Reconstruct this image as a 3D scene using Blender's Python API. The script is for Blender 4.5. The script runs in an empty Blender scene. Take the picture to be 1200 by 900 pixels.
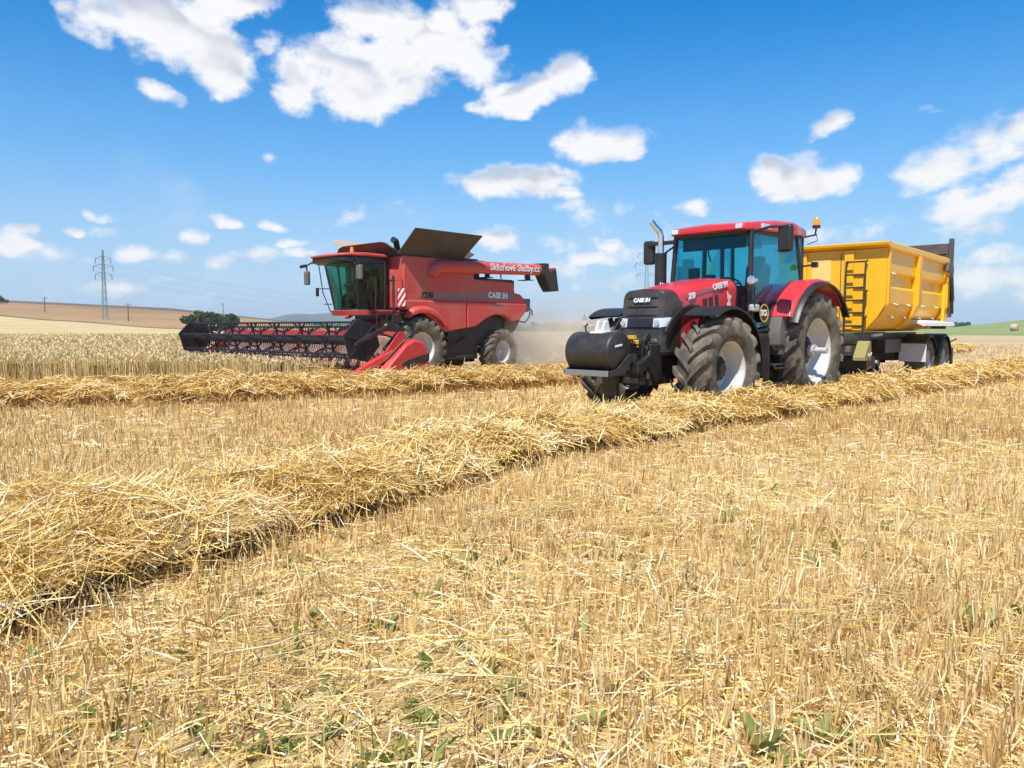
import bpy, math, random
import numpy as np
from mathutils import Vector, Matrix, noise
R=math.radians
S=bpy.context.scene
# ------------------------------------------------------------------ camera, sky, sun, exposure
cam=bpy.data.objects.new('camera',bpy.data.cameras.new('camera'))
S.collection.objects.link(cam); S.camera=cam
cam.location=(0,0,1.45); cam.rotation_euler=(R(90)-math.atan(67/900),0,0)
cam.data.sensor_width=36; cam.data.lens=27; cam.data.clip_end=30000; cam.data.clip_start=.05
SUN_EL=R(58); SUN_H=Vector((-.33,-.94)).normalized()
SUN=Vector((SUN_H.x*math.cos(SUN_EL),SUN_H.y*math.cos(SUN_EL),math.sin(SUN_EL)))
sl=bpy.data.lights.new('sun','SUN'); sl.energy=4.4; sl.angle=R(.53); sl.color=(1,.955,.88)
so=bpy.data.objects.new('sun',sl); S.collection.objects.link(so)
so.rotation_euler=SUN.to_track_quat('Z','Y').to_euler()
S.view_settings.view_transform='Standard'; S.view_settings.look='None'
S.view_settings.exposure=0.52; S.view_settings.gamma=1
S.cycles.max_bounces=6; S.cycles.diffuse_bounces=4; S.cycles.glossy_bounces=3
S.cycles.transparent_max_bounces=16; S.cycles.volume_bounces=2
S.cycles.volume_step_rate=2; S.cycles.caustics_reflective=False; S.cycles.caustics_refractive=False

# pixel (of the 1200x900 photo) -> direction, used only for the clouds' azimuth / elevation
def direction(px,py):
    p=math.atan(67/900); a=(px-600)/900; b=(450-py)/900; c,s=math.cos(p),math.sin(p)
    d=Vector((a,c+b*s,-s+b*c)).normalized()
    return math.atan2(d.x,d.y), math.asin(d.z)

class NT:
    def __init__(s,tree): s.t=tree; s.n=tree.nodes; s.l=tree.links
    def new(s,k,**kw):
        o=s.n.new(k)
        for a,b in kw.items(): setattr(o,a,b)
        return o
    def put(s,sock,v):
        if isinstance(v,bpy.types.NodeSocket): s.l.new(v,sock)
        else: sock.default_value=v
    def m(s,op,a,b=None,c=None,clamp=False):
        o=s.new('ShaderNodeMath',operation=op,use_clamp=clamp); s.put(o.inputs[0],a)
        if b is not None: s.put(o.inputs[1],b)
        if c is not None: s.put(o.inputs[2],c)
        return o.outputs[0]
    def smooth(s,v,a,b):
        o=s.new('ShaderNodeMapRange',interpolation_type='SMOOTHSTEP'); s.put(o.inputs[0],v); s.put(o.inputs[1],a); s.put(o.inputs[2],b)
        return o.outputs[0]
    def noise(s,vec,scale,detail=4,rough=.5,dist=0):
        o=s.new('ShaderNodeTexNoise'); o.inputs['Scale'].default_value=scale; o.inputs['Detail'].default_value=detail
        o.inputs['Roughness'].default_value=rough; o.inputs['Distortion'].default_value=dist
        if vec is not None: s.put(o.inputs['Vector'],vec)
        return o.outputs[0]
    def mix(s,f,a,b,blend='MIX'):
        o=s.new('ShaderNodeMix',data_type='RGBA',blend_type=blend); s.put(o.inputs[0],f)
        for i,v in ((6,a),(7,b)):
            if not isinstance(v,bpy.types.NodeSocket) and len(v)==3: v=(*v,1)
            s.put(o.inputs[i],v)
        return o.outputs[2]
    def ramp(s,f,stops):
        o=s.new('ShaderNodeValToRGB'); e=o.color_ramp.elements
        while len(e)<len(stops): e.new(.5)
        for k,(p,c) in zip(e,stops): k.position=p; k.color=(*c,1)
        s.put(o.inputs[0],f); return o.outputs[0]

# clouds: (x, y, half width, half height, tilt in degrees, density) in photo pixels
CL=[(200,28,108,42,8,1),(140,18,66,26,-5,1),(258,76,56,34,25,.95),(265,0,70,26,0,.9),(190,105,36,13,15,.55),(110,28,40,22,20,.7),(310,45,22,14,0,.4),
(410,88,85,48,8,1),(500,55,95,46,-12,1),(560,72,48,30,10,.9),(440,20,70,30,0,1),(350,100,36,34,0,.9),(545,8,62,20,-5,.9),(430,125,45,22,0,.7),
(618,108,62,22,-14,1),(665,90,38,26,-20,1),(585,128,38,14,0,.8),
(703,166,66,24,-2,1),(680,160,36,18,0,.9),(735,172,34,16,5,.7),
(605,214,82,23,-2,1),(640,208,36,18,0,.9),(668,226,26,10,0,.8),(550,216,34,15,0,.8),
(938,210,72,27,-3,1),(905,206,34,22,0,.8),(975,208,34,20,0,.8),(966,149,30,16,-18,.6),(812,243,22,10,0,.5),
(1105,192,72,30,-12,.72),(1165,168,60,28,-22,.6),(1140,236,80,20,-6,.78),(1200,218,44,24,-10,.7),(1190,135,40,18,-15,.5),
(1150,275,70,14,0,.4),(1170,298,40,14,0,.6),(1180,330,60,20,0,.35),(1150,318,50,18,0,.25),
(580,280,38,16,2,.8),(112,251,24,8,4,.75),(268,260,29,9,-3,.8),(320,262,24,9,3,.75),(224,279,22,8,-3,.65),(84,273,17,6,0,.6),
(28,268,19,7,0,.6),(18,290,30,9,0,.5),(10,275,26,14,0,.25),(318,188,12,7,0,.4),(345,285,24,7,-2,.5),(355,298,22,7,-2,.65),
(160,299,26,9,0,.4),(210,300,24,7,0,.35),(96,304,18,6,0,.25),(185,327,20,6,0,.3),(270,330,24,8,0,.2),(260,345,26,6,0,.2),
(700,304,40,11,-3,.7),(715,286,26,8,0,.6),(735,297,60,16,0,.3),(800,290,60,20,0,.35),(705,330,50,12,0,.25),(40,330,40,8,0,.25),(130,340,40,8,0,.2),
(1090,128,12,6,0,.3),(400,320,50,10,0,.15),(860,300,60,14,0,.2),
(60,300,40,10,0,.3),(130,270,30,8,0,.2),(250,310,50,10,0,.25),(300,300,40,8,0,.25),(440,250,40,10,0,.15),(700,250,60,14,0,.2),(660,285,40,10,0,.35),(640,320,60,12,0,.3),(1000,270,60,14,0,.2),(1120,260,60,12,0,.35),(1190,350,60,12,0,.3),
# clouds outside the frame
(-260,60,150,60,5,1),(-520,200,120,30,0,1),(-180,240,70,18,0,.8),(1420,90,160,60,-10,1),(1500,240,120,30,0,.9),(1800,180,160,40,0,1),(200,-220,190,80,0,1),(800,-260,220,70,10,1),(1250,-200,150,70,-10,1)]
W=bpy.data.worlds.new('World'); S.world=W; W.use_nodes=True
t=NT(W.node_tree); t.n.clear()
geo=t.new('ShaderNodeTexCoord'); sep=t.new('ShaderNodeSeparateXYZ'); t.l.new(geo.outputs['Generated'],sep.inputs[0])
az=t.m('ARCTAN2',sep.outputs[0],sep.outputs[1]); el=t.m('ARCSINE',sep.outputs[2])
comb=t.new('ShaderNodeCombineXYZ'); t.put(comb.inputs[0],az); t.put(comb.inputs[1],t.m('MULTIPLY',el,1.35)); t.put(comb.inputs[2],3.7)
P=comb.outputs[0]
# domain warp, then one field for all clouds
wn=t.new('ShaderNodeTexNoise'); wn.inputs['Scale'].default_value=22; wn.inputs['Detail'].default_value=3; t.put(wn.inputs['Vector'],P)
ws=t.new('ShaderNodeSeparateColor'); t.l.new(wn.outputs['Color'],ws.inputs[0])
azw=t.m('MULTIPLY_ADD',t.m('SUBTRACT',ws.outputs[0],.5),.042,az); elw=t.m('MULTIPLY_ADD',t.m('SUBTRACT',ws.outputs[1],.5),.022,el)
F=None; Fu=None
for (x,y,w,h,tilt,dn) in CL:
    a0,e0=direction(x,y); rw=w/900*.95*(1.0+.0); rh=h/900
    ca,sa=math.cos(R(-tilt)),math.sin(R(-tilt))
    ce=math.cos(e0)
    k=1.0/max(.2,((direction(x+5,y)[0]-direction(x-5,y)[0])/(10/900)))
    dx=t.m('SUBTRACT',azw,a0); dy=t.m('SUBTRACT',elw,e0)
    u=t.m('MULTIPLY_ADD',dx,ca*k/rw,t.m('MULTIPLY',dy,sa/rw)); v=t.m('MULTIPLY_ADD',dx,-sa*k/rh,t.m('MULTIPLY',dy,ca/rh))
    d2=t.m('MULTIPLY_ADD',u,u,t.m('MULTIPLY',v,v))
    f=t.m('MULTIPLY_ADD',d2,-dn,dn)
    F=f if F is None else t.m('SMOOTH_MAX',F,f,.25)
    # the same ellipse a little lower: how much cloud lies above this direction (its under side is greyer)
    v2=t.m('ADD',v,.55); d3=t.m('MULTIPLY_ADD',u,u,t.m('MULTIPLY',v2,v2)); g=t.m('MULTIPLY_ADD',d3,-dn,dn)
    Fu=g if Fu is None else t.m('MAXIMUM',Fu,g)
n1=t.noise(P,20,9,.58,.1)
n2c=t.new('ShaderNodeVectorMath',operation='ADD'); t.put(n2c.inputs[0],P); n2c.inputs[1].default_value=(-.006,.03,0)
n2=t.noise(n2c.outputs[0],11,2,.5,.0); n3=t.noise(P,11,3,.5,.0)
dens=t.m('ADD',t.m('MULTIPLY',F,.92),t.m('MULTIPLY_ADD',n1,2.3,-1.17))
under=t.smooth(t.m('SUBTRACT',F,Fu),.05,.95)
alpha=t.smooth(dens,-.06,t.m('MULTIPLY_ADD',under,.50,.62))
wisp=t.m('MULTIPLY',t.smooth(t.noise(P,7,6,.6),.52,.80),t.smooth(el,.30,.02))
alpha=t.m('MAXIMUM',alpha,t.m('MULTIPLY',wisp,.35))
alpha=t.m('MULTIPLY',alpha,t.smooth(el,-.005,.03))
relief=t.m('MULTIPLY',t.m('SUBTRACT',n3,n2),1.1)
thick=t.smooth(dens,.25,1.0)
shade=t.m('SUBTRACT',t.m('ADD',1.03,relief),t.m('MULTIPLY',t.m('MULTIPLY',under,thick),.55))
shade=t.m('MINIMUM',t.m('MAXIMUM',shade,.62),1.12)
ccol=t.mix(t.smooth(shade,.62,1.0),(.60,.64,.74),(.98,.98,1.0))
sky=t.new('ShaderNodeTexSky'); sky.sky_type='NISHITA'; sky.sun_disc=False; sky.sun_elevation=SUN_EL
sky.sun_rotation=math.atan2(SUN_H.x,SUN_H.y); sky.altitude=250; sky.air_density=1.0; sky.dust_density=.6; sky.ozone_density=2.2
hs=t.new('ShaderNodeHueSaturation'); hs.inputs['Saturation'].default_value=1.75; hs.inputs['Value'].default_value=1.22; t.l.new(sky.outputs[0],hs.inputs['Color'])
SKY_K=.10
gain=t.mix(1.0,hs.outputs[0],(1.0,1.0,1.0),'MULTIPLY')
hzn=t.new('ShaderNodeVectorMath',operation='SCALE'); hzn.inputs[0].default_value=(.40,.60,.88); hzn.inputs['Scale'].default_value=.68/SKY_K
gain=t.mix(t.m('MULTIPLY',t.smooth(el,.40,-.03),.90),gain,hzn.outputs[0])
cc=t.new('ShaderNodeVectorMath',operation='SCALE'); t.put(cc.inputs[0],ccol); cc.inputs['Scale'].default_value=.69/SKY_K
col=t.mix(alpha,gain,cc.outputs[0])
bg=t.new('ShaderNodeBackground'); bg.inputs[1].default_value=SKY_K; t.l.new(col,bg.inputs[0])
wo=t.new('ShaderNodeOutputWorld'); t.l.new(bg.outputs[0],wo.inputs[0])
W.cycles.sampling_method='MANUAL'; W.cycles.sample_map_resolution=512

# ------------------------------------------------------------------ helpers
def tag(o,label=None,cat=None,group=None,kind=None):
    for k,v in (('label',label),('category',cat),('group',group),('kind',kind)):
        if v: o[k]=v
    return o
def empty(name,loc=(0,0,0),rz=0,sc=1,parent=None):
    o=bpy.data.objects.new(name,None); S.collection.objects.link(o); o.location=loc; o.rotation_euler=(0,0,rz); o.scale=(sc,)*3
    o.empty_display_size=.2
    if parent: o.parent=parent
    return o
def link_mesh(name,me,mat,parent=None):
    o=bpy.data.objects.new(name,me); S.collection.objects.link(o)
    for m in (mat if isinstance(mat,(list,tuple)) else [mat]): me.materials.append(m)
    if parent: o.parent=parent
    return o
class MB:
    def __init__(s): s.v=[]; s.f=[]; s.mi=[]; s.cur=0
    def add(s,vs,fs):
        b=len(s.v); s.v+= [tuple(v) for v in vs]; s.f+=[[i+b for i in f] for f in fs]; s.mi+=[s.cur]*len(fs); return s
    def hexa(s,p): # 8 points: bottom 4 (ccw from above), top 4
        return s.add(p,[(3,2,1,0),(4,5,6,7),(0,1,5,4),(1,2,6,5),(2,3,7,6),(3,0,4,7)])
    def box(s,c,sz,rot=None,taper=None):
        x,y,z=[k/2 for k in sz]; p=[]
        for zz in (-z,z):
            k=1 if (taper is None or zz<0) else taper
            p+=[Vector((-x*k,-y*k,zz)),Vector((x*k,-y*k,zz)),Vector((x*k,y*k,zz)),Vector((-x*k,y*k,zz))]
        if rot is not None: p=[rot@q for q in p]
        return s.hexa([q+Vector(c) for q in p])
    def prism(s,poly,axis,a,b):
        n=len(poly)
        def pt(q,d): return {'x':(d,q[0],q[1]),'y':(q[0],d,q[1]),'z':(q[0],q[1],d)}[axis]
        return s.add([pt(q,a) for q in poly]+[pt(q,b) for q in poly],[list(range(n))[::-1],[n+i for i in range(n)]]+[(i,(i+1)%n,n+(i+1)%n,n+i) for i in range(n)])
    def tube(s,path,r,n=10,cap=True):
        path=[Vector(p) for p in path]; rs=r if isinstance(r,(list,tuple)) else [r]*len(path)
        vs=[];fs=[];up=None
        for i,p in enumerate(path):
            d=(path[min(i+1,len(path)-1)]-path[max(i-1,0)]).normalized()
            if up is None: up=Vector((0,0,1)) if abs(d.z)<.9 else Vector((1,0,0))
            a=d.cross(up).normalized(); up=a.cross(d).normalized()
            for k in range(n):
                q=2*math.pi*k/n; vs.append(p+(a*math.cos(q)+up*math.sin(q))*rs[i])
        for i in range(len(path)-1):
            for k in range(n): fs.append((i*n+k,i*n+(k+1)%n,(i+1)*n+(k+1)%n,(i+1)*n+k))
        if cap: fs+= [list(range(n))[::-1],[(len(path)-1)*n+k for k in range(n)]]
        return s.add(vs,fs)
    def lathe(s,prof,c,axis='y',n=40,close=False): # prof (r, t)
        vs=[];fs=[];m=len(prof)
        for k in range(n):
            q=2*math.pi*k/n; cs,sn=math.cos(q),math.sin(q)
            for r,tt in prof:
                vs.append(Vector(c)+Vector({'y':(r*cs,tt,r*sn),'x':(tt,r*cs,r*sn),'z':(r*cs,r*sn,tt)}[axis]))
        for k in range(n):
            k2=(k+1)%n
            for i in range(m if close else m-1):
                j=(i+1)%m; fs.append((k*m+i,k*m+j,k2*m+j,k2*m+i))
        return s.add(vs,fs)
    def cyl(s,c,r,a,b,axis='y',n=24): return s.lathe([(.0001,a),(r,a),(r,b),(.0001,b)],c,axis,n)
    def loft(s,secs,cap=True,closed=True):
        n=len(secs[0]); vs=[p for q in secs for p in q]; fs=[]
        for i in range(len(secs)-1):
            for k in range(n if closed else n-1): fs.append((i*n+k,i*n+(k+1)%n,(i+1)*n+(k+1)%n,(i+1)*n+k))
        if cap: fs+=[list(range(n))[::-1],[(len(secs)-1)*n+k for k in range(n)]]
        return s.add(vs,fs)
    def arc(s,c,r,y0,y1,a0,a1,th=.02,n=20,drop=0): # fender shell round a y axis
        secs=[]
        for i in range(n+1):
            q=R(a0+(a1-a0)*i/n); cs,sn=math.cos(q),math.sin(q)
            secs.append([(c[0]+rr*cs,y,c[1]+rr*sn) for rr,y in ((r-drop,y0),(r,y0+.03),(r,y1-.05),(r-.03-drop,y1),(r-.03-drop-th,y1-.01),(r-th,y1-.06),(r-th,y0+.03),(r-th-drop,y0))])
        return s.loft(secs)
    def build(s,name,mat,parent=None,bevel=0,smooth=35,seg=2):
        me=bpy.data.meshes.new(name); me.from_pydata(s.v,[],s.f)
        if any(s.mi): me.polygons.foreach_set('material_index',s.mi)
        import bmesh
        bm=bmesh.new(); bm.from_mesh(me); bmesh.ops.recalc_face_normals(bm,faces=bm.faces); bm.to_mesh(me); bm.free()
        me.polygons.foreach_set('use_smooth',[smooth>0]*len(me.polygons))
        if smooth: me.set_sharp_from_angle(angle=R(smooth))
        o=link_mesh(name,me,mat,parent)
        if bevel:
            m=o.modifiers.new('bevel','BEVEL'); m.width=bevel; m.segments=seg; m.limit_method='ANGLE'; m.angle_limit=R(35); m.harden_normals=True
        return o
def np_mesh(name,V,Q,mat,parent=None,tone=None,T=None):
    """fast mesh from arrays: V (n,3), Q (m,4) quads and T (k,3) triangles; tone = per-vertex value"""
    me=bpy.data.meshes.new(name); V=np.asarray(V,np.float32); loops=[];st=[];tot=0
    Q=np.asarray(Q,np.int32).reshape(-1,4); T=np.zeros((0,3),np.int32) if T is None else np.asarray(T,np.int32).reshape(-1,3)
    me.vertices.add(len(V)); me.vertices.foreach_set('co',V.ravel())
    me.loops.add(Q.size+T.size); me.loops.foreach_set('vertex_index',np.concatenate([Q.ravel(),T.ravel()]))
    me.polygons.add(len(Q)+len(T))
    me.polygons.foreach_set('loop_start',np.concatenate([np.arange(len(Q))*4,Q.size+np.arange(len(T))*3]).astype(np.int32))
    me.update(calc_edges=True)
    if tone is not None:
        at=me.attributes.new('tone','FLOAT','POINT'); at.data.foreach_set('value',np.asarray(tone,np.float32))
    return link_mesh(name,me,mat,parent)
def text(s,size,M,mat,parent,name='lettering',depth=.004,shear=0,bold=0,sx=1):
    c=bpy.data.curves.new('t','FONT'); c.body=s; c.size=size; c.extrude=depth; c.align_x='CENTER'; c.align_y='CENTER'; c.shear=shear; c.offset=bold
    o=bpy.data.objects.new('t',c); S.collection.objects.link(o)
    dg=bpy.context.evaluated_depsgraph_get(); me=bpy.data.meshes.new_from_object(o.evaluated_get(dg))
    bpy.data.objects.remove(o); bpy.data.curves.remove(c); me.name=name; me.materials.clear()
    q=link_mesh(name,me,mat,parent); q.matrix_local=M@Matrix.Diagonal((sx,1,1,1)); return q
def frame(o,x,y):  # matrix with text x axis / y axis
    x=Vector(x).normalized(); y=Vector(y); y=(y-x*y.dot(x)).normalized(); z=x.cross(y)
    return Matrix(((x.x,y.x,z.x,o[0]),(x.y,y.y,z.y,o[1]),(x.z,y.z,z.z,o[2]),(0,0,0,1)))

# ------------------------------------------------------------------ materials
def mat(name,col,rough=.5,metal=0,dust=None,dust_amt=.3,dust_scale=3,spec=.5,bump=0,coat=0,bscale=40):
    m=bpy.data.materials.new(name); m.use_nodes=True; t=NT(m.node_tree); b=t.n['Principled BSDF']
    tc=t.new('ShaderNodeTexCoord').outputs['Object']
    c=(*col,1)
    if dust:
        n=t.noise(tc,dust_scale,6,.62); n2=t.noise(tc,dust_scale*9,4,.6)
        f=t.m('MULTIPLY',t.smooth(t.m('MULTIPLY_ADD',n2,.35,n),.5,.95),dust_amt)
        f=t.m('ADD',f,dust_amt*.28,clamp=True)
        t.put(b.inputs['Base Color'],t.mix(f,c,(*dust,1))); t.put(b.inputs['Roughness'],t.m('MULTIPLY_ADD',f,.8,rough,clamp=True))
    else:
        b.inputs['Base Color'].default_value=c; b.inputs['Roughness'].default_value=rough
    b.inputs['Metallic'].default_value=metal; b.inputs['Specular IOR Level'].default_value=spec; b.inputs['Coat Weight'].default_value=coat
    b.inputs['Coat Roughness'].default_value=.12
    if bump:
        bp=t.new('ShaderNodeBump'); bp.inputs['Strength'].default_value=bump; bp.inputs['Distance'].default_value=.01
        t.put(bp.inputs['Height'],t.noise(tc,bscale,4,.6)); t.l.new(bp.outputs[0],b.inputs['Normal'])
    return m
DUST=(.36,.27,.17)
RED=mat('tractor_red',(.66,.022,.035),.30,0,DUST,.10,2,coat=.5)
CRED=mat('combine_red',(.58,.030,.032),.42,0,DUST,.32,1.1,coat=.15)
HRED=mat('header_red',(.62,.018,.020),.38,0,DUST,.18,3,coat=.2)
YEL=mat('trailer_yellow',(.88,.45,.003),.40,0,(.66,.42,.12),.12,1.4,coat=.2)
BLK=mat('black_plastic',(.011,.011,.012),.40,0,DUST,.05,4)
BMET=mat('black_metal',(.012,.012,.014),.42,.0,DUST,.09,5)
NAVY=mat('reel_black',(.008,.009,.015),.40,0,DUST,.05,5)
GREY=mat('grey_plastic',(.08,.08,.085),.5,0,DUST,.3,4)
DGREY=mat('tailgate_grey',(.045,.045,.055),.5,0,DUST,.22,3)
STEEL=mat('bare_steel',(.42,.42,.43),.38,.85,DUST,.25,6)
RIMW=mat('white_rim',(.60,.60,.59),.42,0,DUST,.22,4)
RIMG=mat('grey_rim',(.62,.62,.62),.45,.1,DUST,.2,4)
WHITE=mat('white_paint',(.78,.77,.74),.45,0,DUST,.2,5)
DPINK=mat('dusty_back_sheet',(.26,.06,.055),.6,0,(.46,.33,.25),.9,1.5)
DEC=mat('decal_white',(.80,.80,.80),.4)
DECG=mat('decal_grey',(.17,.16,.16),.4,0,DUST,.3,3)
TYRE=mat('tyre_rubber',(.030,.029,.028),.75,0,(.24,.20,.145),.80,5,spec=.25,bump=.3,bscale=60)
CHROME=mat('chrome_pipe',(.80,.80,.80),.16,1)
SILV=mat('silver_paint',(.55,.56,.58),.4,.3,DUST,.2,4)
GREYTARP=mat('grey_sheet',(.62,.64,.67),.6,0,DUST,.25,5)
AMB=mat('amber_lens',(.85,.28,.01),.15,0,coat=.6)
LENS=mat('lamp_lens',(.72,.74,.74),.08,.25,coat=1)
ORANGE=mat('orange_rubber',(.5,.14,.03),.5)
SEAT=mat('seat_fabric',(.03,.032,.036),.8)
TAN=mat('sunlit_lid',(.50,.42,.32),.55,.1,DUST,.3,3)  # tan of the far lid, its sunlit inner face put into the colour
LIDD=mat('brown_shaded_lid',(.045,.036,.032),.6,0,DUST,.12,3)  # dark brown, with shade on the front and rear lids put into the colour
GRILLE=mat('grille_black',(.018,.017,.017),.34,0,DUST,.13,2.5)
YP=mat('yellow_part',(.7,.42,.02),.45,0,DUST,.2,6)
OLIVE=mat('faded_yellow_chock',(.26,.23,.05),.6,0,DUST,.4,6)
SKIN=mat('skin',(.42,.22,.15),.5)
SHIRT=mat('green_shirt',(.10,.16,.09),.8)
HAIR=mat('dark_hair',(.02,.014,.01),.7)
PYL=mat('galvanised_pylon',(.20,.25,.25),.6,.2)
WOOD=mat('grey_wood',(.13,.10,.08),.8)
def glass(name,tint,refl=.08,op=0.0,opc=(.02,.03,.03)):
    m=bpy.data.materials.new(name); m.use_nodes=True; t=NT(m.node_tree); t.n.clear()
    tr=t.new('ShaderNodeBsdfTransparent'); tr.inputs[0].default_value=(*tint,1)
    gl=t.new('ShaderNodeBsdfGlossy'); gl.inputs['Roughness'].default_value=.03; gl.inputs[0].default_value=(.9,.95,1,1)
    fr=t.new('ShaderNodeFresnel'); fr.inputs[0].default_value=1.45
    mx=t.new('ShaderNodeMixShader'); t.put(mx.inputs[0],t.m('MULTIPLY_ADD',fr.outputs[0],.55,refl*.2)); t.l.new(tr.outputs[0],mx.inputs[1]); t.l.new(gl.outputs[0],mx.inputs[2])
    df=t.new('ShaderNodeBsdfDiffuse'); df.inputs[0].default_value=(.30,.27,.20,1)
    m2=t.new('ShaderNodeMixShader'); tc=t.new('ShaderNodeTexCoord').outputs['Object']
    t.put(m2.inputs[0],t.m('MULTIPLY',t.smooth(t.noise(tc,3.5,5,.6),.35,.9),op)); t.l.new(mx.outputs[0],m2.inputs[1]); t.l.new(df.outputs[0],m2.inputs[2])
    o=t.new('ShaderNodeOutputMaterial'); t.l.new(m2.outputs[0],o.inputs[0]); return m
GLASS=glass('tinted_glass',(.46,.82,.86),.03,.0)
CGLASS=glass('dusty_green_glass',(.28,.74,.68),.03,.10)
def stripes(name):
    m=mat(name,(.7,.7,.68),.5); t=NT(m.node_tree); b=t.n['Principled BSDF']
    s=t.new('ShaderNodeSeparateXYZ'); t.l.new(t.new('ShaderNodeTexCoord').outputs['Object'],s.inputs[0])
    q=t.m('GREATER_THAN',t.m('FRACT',t.m('MULTIPLY',t.m('ADD',t.m('ADD',s.outputs[0],t.m('MULTIPLY',s.outputs[1],-1)),s.outputs[2]),4.2)),.5)
    t.put(b.inputs['Base Color'],t.mix(q,(.72,.72,.70),(.55,.03,.02))); return m
WARN=stripes('warning_board')
def straw_mat(name,stops,transl=.25,rough=.55):
    m=bpy.data.materials.new(name); m.use_nodes=True; t=NT(m.node_tree); b=t.n['Principled BSDF']
    a=t.new('ShaderNodeAttribute'); a.attribute_name='tone'
    c=t.ramp(a.outputs['Fac'],stops); t.put(b.inputs['Base Color'],c); b.inputs['Roughness'].default_value=rough; b.inputs['Specular IOR Level'].default_value=.4
    tl=t.new('ShaderNodeBsdfTranslucent'); t.put(tl.inputs[0],c)
    mx=t.new('ShaderNodeMixShader'); mx.inputs[0].default_value=transl; t.l.new(b.outputs[0],mx.inputs[1]); t.l.new(tl.outputs[0],mx.inputs[2])
    t.l.new(mx.outputs[0],t.n['Material Output'].inputs[0]); return m
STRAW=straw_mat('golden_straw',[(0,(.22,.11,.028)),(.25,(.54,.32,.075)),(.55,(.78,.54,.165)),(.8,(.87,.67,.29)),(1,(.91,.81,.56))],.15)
STUB=straw_mat('stubble_straw',[(0,(.14,.08,.04)),(.3,(.45,.27,.09)),(.6,(.70,.47,.185)),(.85,(.82,.61,.28)),(1,(.89,.77,.48))],.18)
WHEAT=straw_mat('ripe_wheat',[(0,(.17,.12,.035)),(.3,(.40,.28,.10)),(.6,(.64,.47,.20)),(.85,(.75,.60,.32)),(1,(.80,.68,.44))],.25)
LEAF=straw_mat('green_leaf',[(0,(.12,.15,.03)),(.5,(.25,.30,.07)),(1,(.40,.44,.16))],.4)
CROWN=straw_mat('tree_foliage',[(0,(.03,.055,.018)),(.5,(.06,.11,.03)),(1,(.12,.19,.05))],.2)
BALE=straw_mat('bale_straw',[(0,(.2,.14,.07)),(1,(.5,.38,.2))],.1)
def ground_mat(name,stops,scale,bump=.4,second=None,stretch=None,fine=30):
    m=bpy.data.materials.new(name); m.use_nodes=True; t=NT(m.node_tree); b=t.n['Principled BSDF']
    p=t.new('ShaderNodeTexCoord').outputs['Object']
    if stretch:
        mp=t.new('ShaderNodeMapping'); mp.inputs['Rotation'].default_value=(0,0,stretch[0]); mp.inputs['Scale'].default_value=(stretch[1],stretch[2],1); t.put(mp.inputs[0],p); p2=mp.outputs[0]
    else: p2=p
    a=t.noise(p2,scale,8,.62); f=t.noise(p,scale*fine,5,.7)
    v=t.m('MULTIPLY_ADD',f,.45,t.m('MULTIPLY',a,.55))
    c=t.ramp(v,stops)
    if second: c=t.mix(t.smooth(t.noise(p,second[1],6,.6),second[2],second[3]),c,second[0])
    t.put(b.inputs['Base Color'],c); b.inputs['Roughness'].default_value=.9; b.inputs['Specular IOR Level'].default_value=.15
    if bump:
        bp=t.new('ShaderNodeBump'); bp.inputs['Strength'].default_value=bump; bp.inputs['Distance'].default_value=.03; t.put(bp.inputs['Height'],v); t.l.new(bp.outputs[0],b.inputs['Normal'])
    return m
G_SOIL=ground_mat('stubble_soil',[(.34,(.16,.095,.04)),(.44,(.39,.25,.10)),(.53,(.63,.45,.19)),(.64,(.76,.59,.31))],3.5,1.0,fine=26)
G_FAR=ground_mat('far_stubble',[(.3,(.36,.26,.13)),(.5,(.50,.37,.20)),(.7,(.58,.45,.26))],.35,.5,((.42,.31,.17),.03,.45,.62),(R(45),.25,1.6))
G_CROP=ground_mat('far_ripe_crop',[(.3,(.40,.29,.13)),(.5,(.52,.39,.19)),(.7,(.60,.47,.25))],.10,.4,((.35,.31,.12),.02,.56,.68))
G_TAN=ground_mat('brown_field',[(.3,(.25,.15,.07)),(.5,(.34,.21,.10)),(.7,(.42,.28,.14))],.03,.3,((.26,.16,.08),.008,.5,.62),(R(-12),.25,2.5))
G_DARK=ground_mat('dark_ridge',[(.3,(.10,.075,.05)),(.7,(.18,.135,.09))],.03,.3)
G_GREEN=ground_mat('green_field',[(.3,(.16,.20,.06)),(.5,(.22,.26,.09)),(.7,(.30,.31,.12))],.03,.3,((.33,.31,.14),.012,.5,.7))
G_VERGE=ground_mat('green_verge',[(.3,(.09,.10,.035)),(.7,(.20,.19,.08))],.06,.3)
G_WOOD=ground_mat('wooded_hills',[(.3,(.03,.05,.02)),(.7,(.06,.08,.035))],.01,.6)

# ------------------------------------------------------------------ ground: one sheet to the horizon
rng=np.random.default_rng(7)
def sstep(a,b,x):
    u=np.clip((x-a)/(b-a),0,1); return u*u*(3-2*u)
HA=[-3.2,-1.6,-.82,-.588,-.418,-.361,-.291,-.245,-.20,-.10,.10,.40,.525,.588,.70,1.0,3.2]
HZ=[2,12,17,15.2,12.0,9.2,5.4,2.6,.3,-1.6,-1.6,-1.0,1.6,5.2,8,6,2]
FZ=[0,0,0,0,0,20,58,62,50,30,10,8,5,0,0,0,0]
def ground_z(x,y):
    r=np.hypot(x,y); a=np.arctan2(x,y)
    h=np.interp(a,HA,HZ); f=np.interp(a,HA,FZ)
    z=h*sstep(110,500,r)*(1-.45*sstep(520,1300,r))
    z=z+f*sstep(2400,3900,r)*(1+.15*np.sin(a*47)+.1*np.sin(a*111+1))
    z=z+.25*np.sin(x*.021+1)*np.sin(y*.017)*sstep(50,150,r)
    return z
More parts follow.
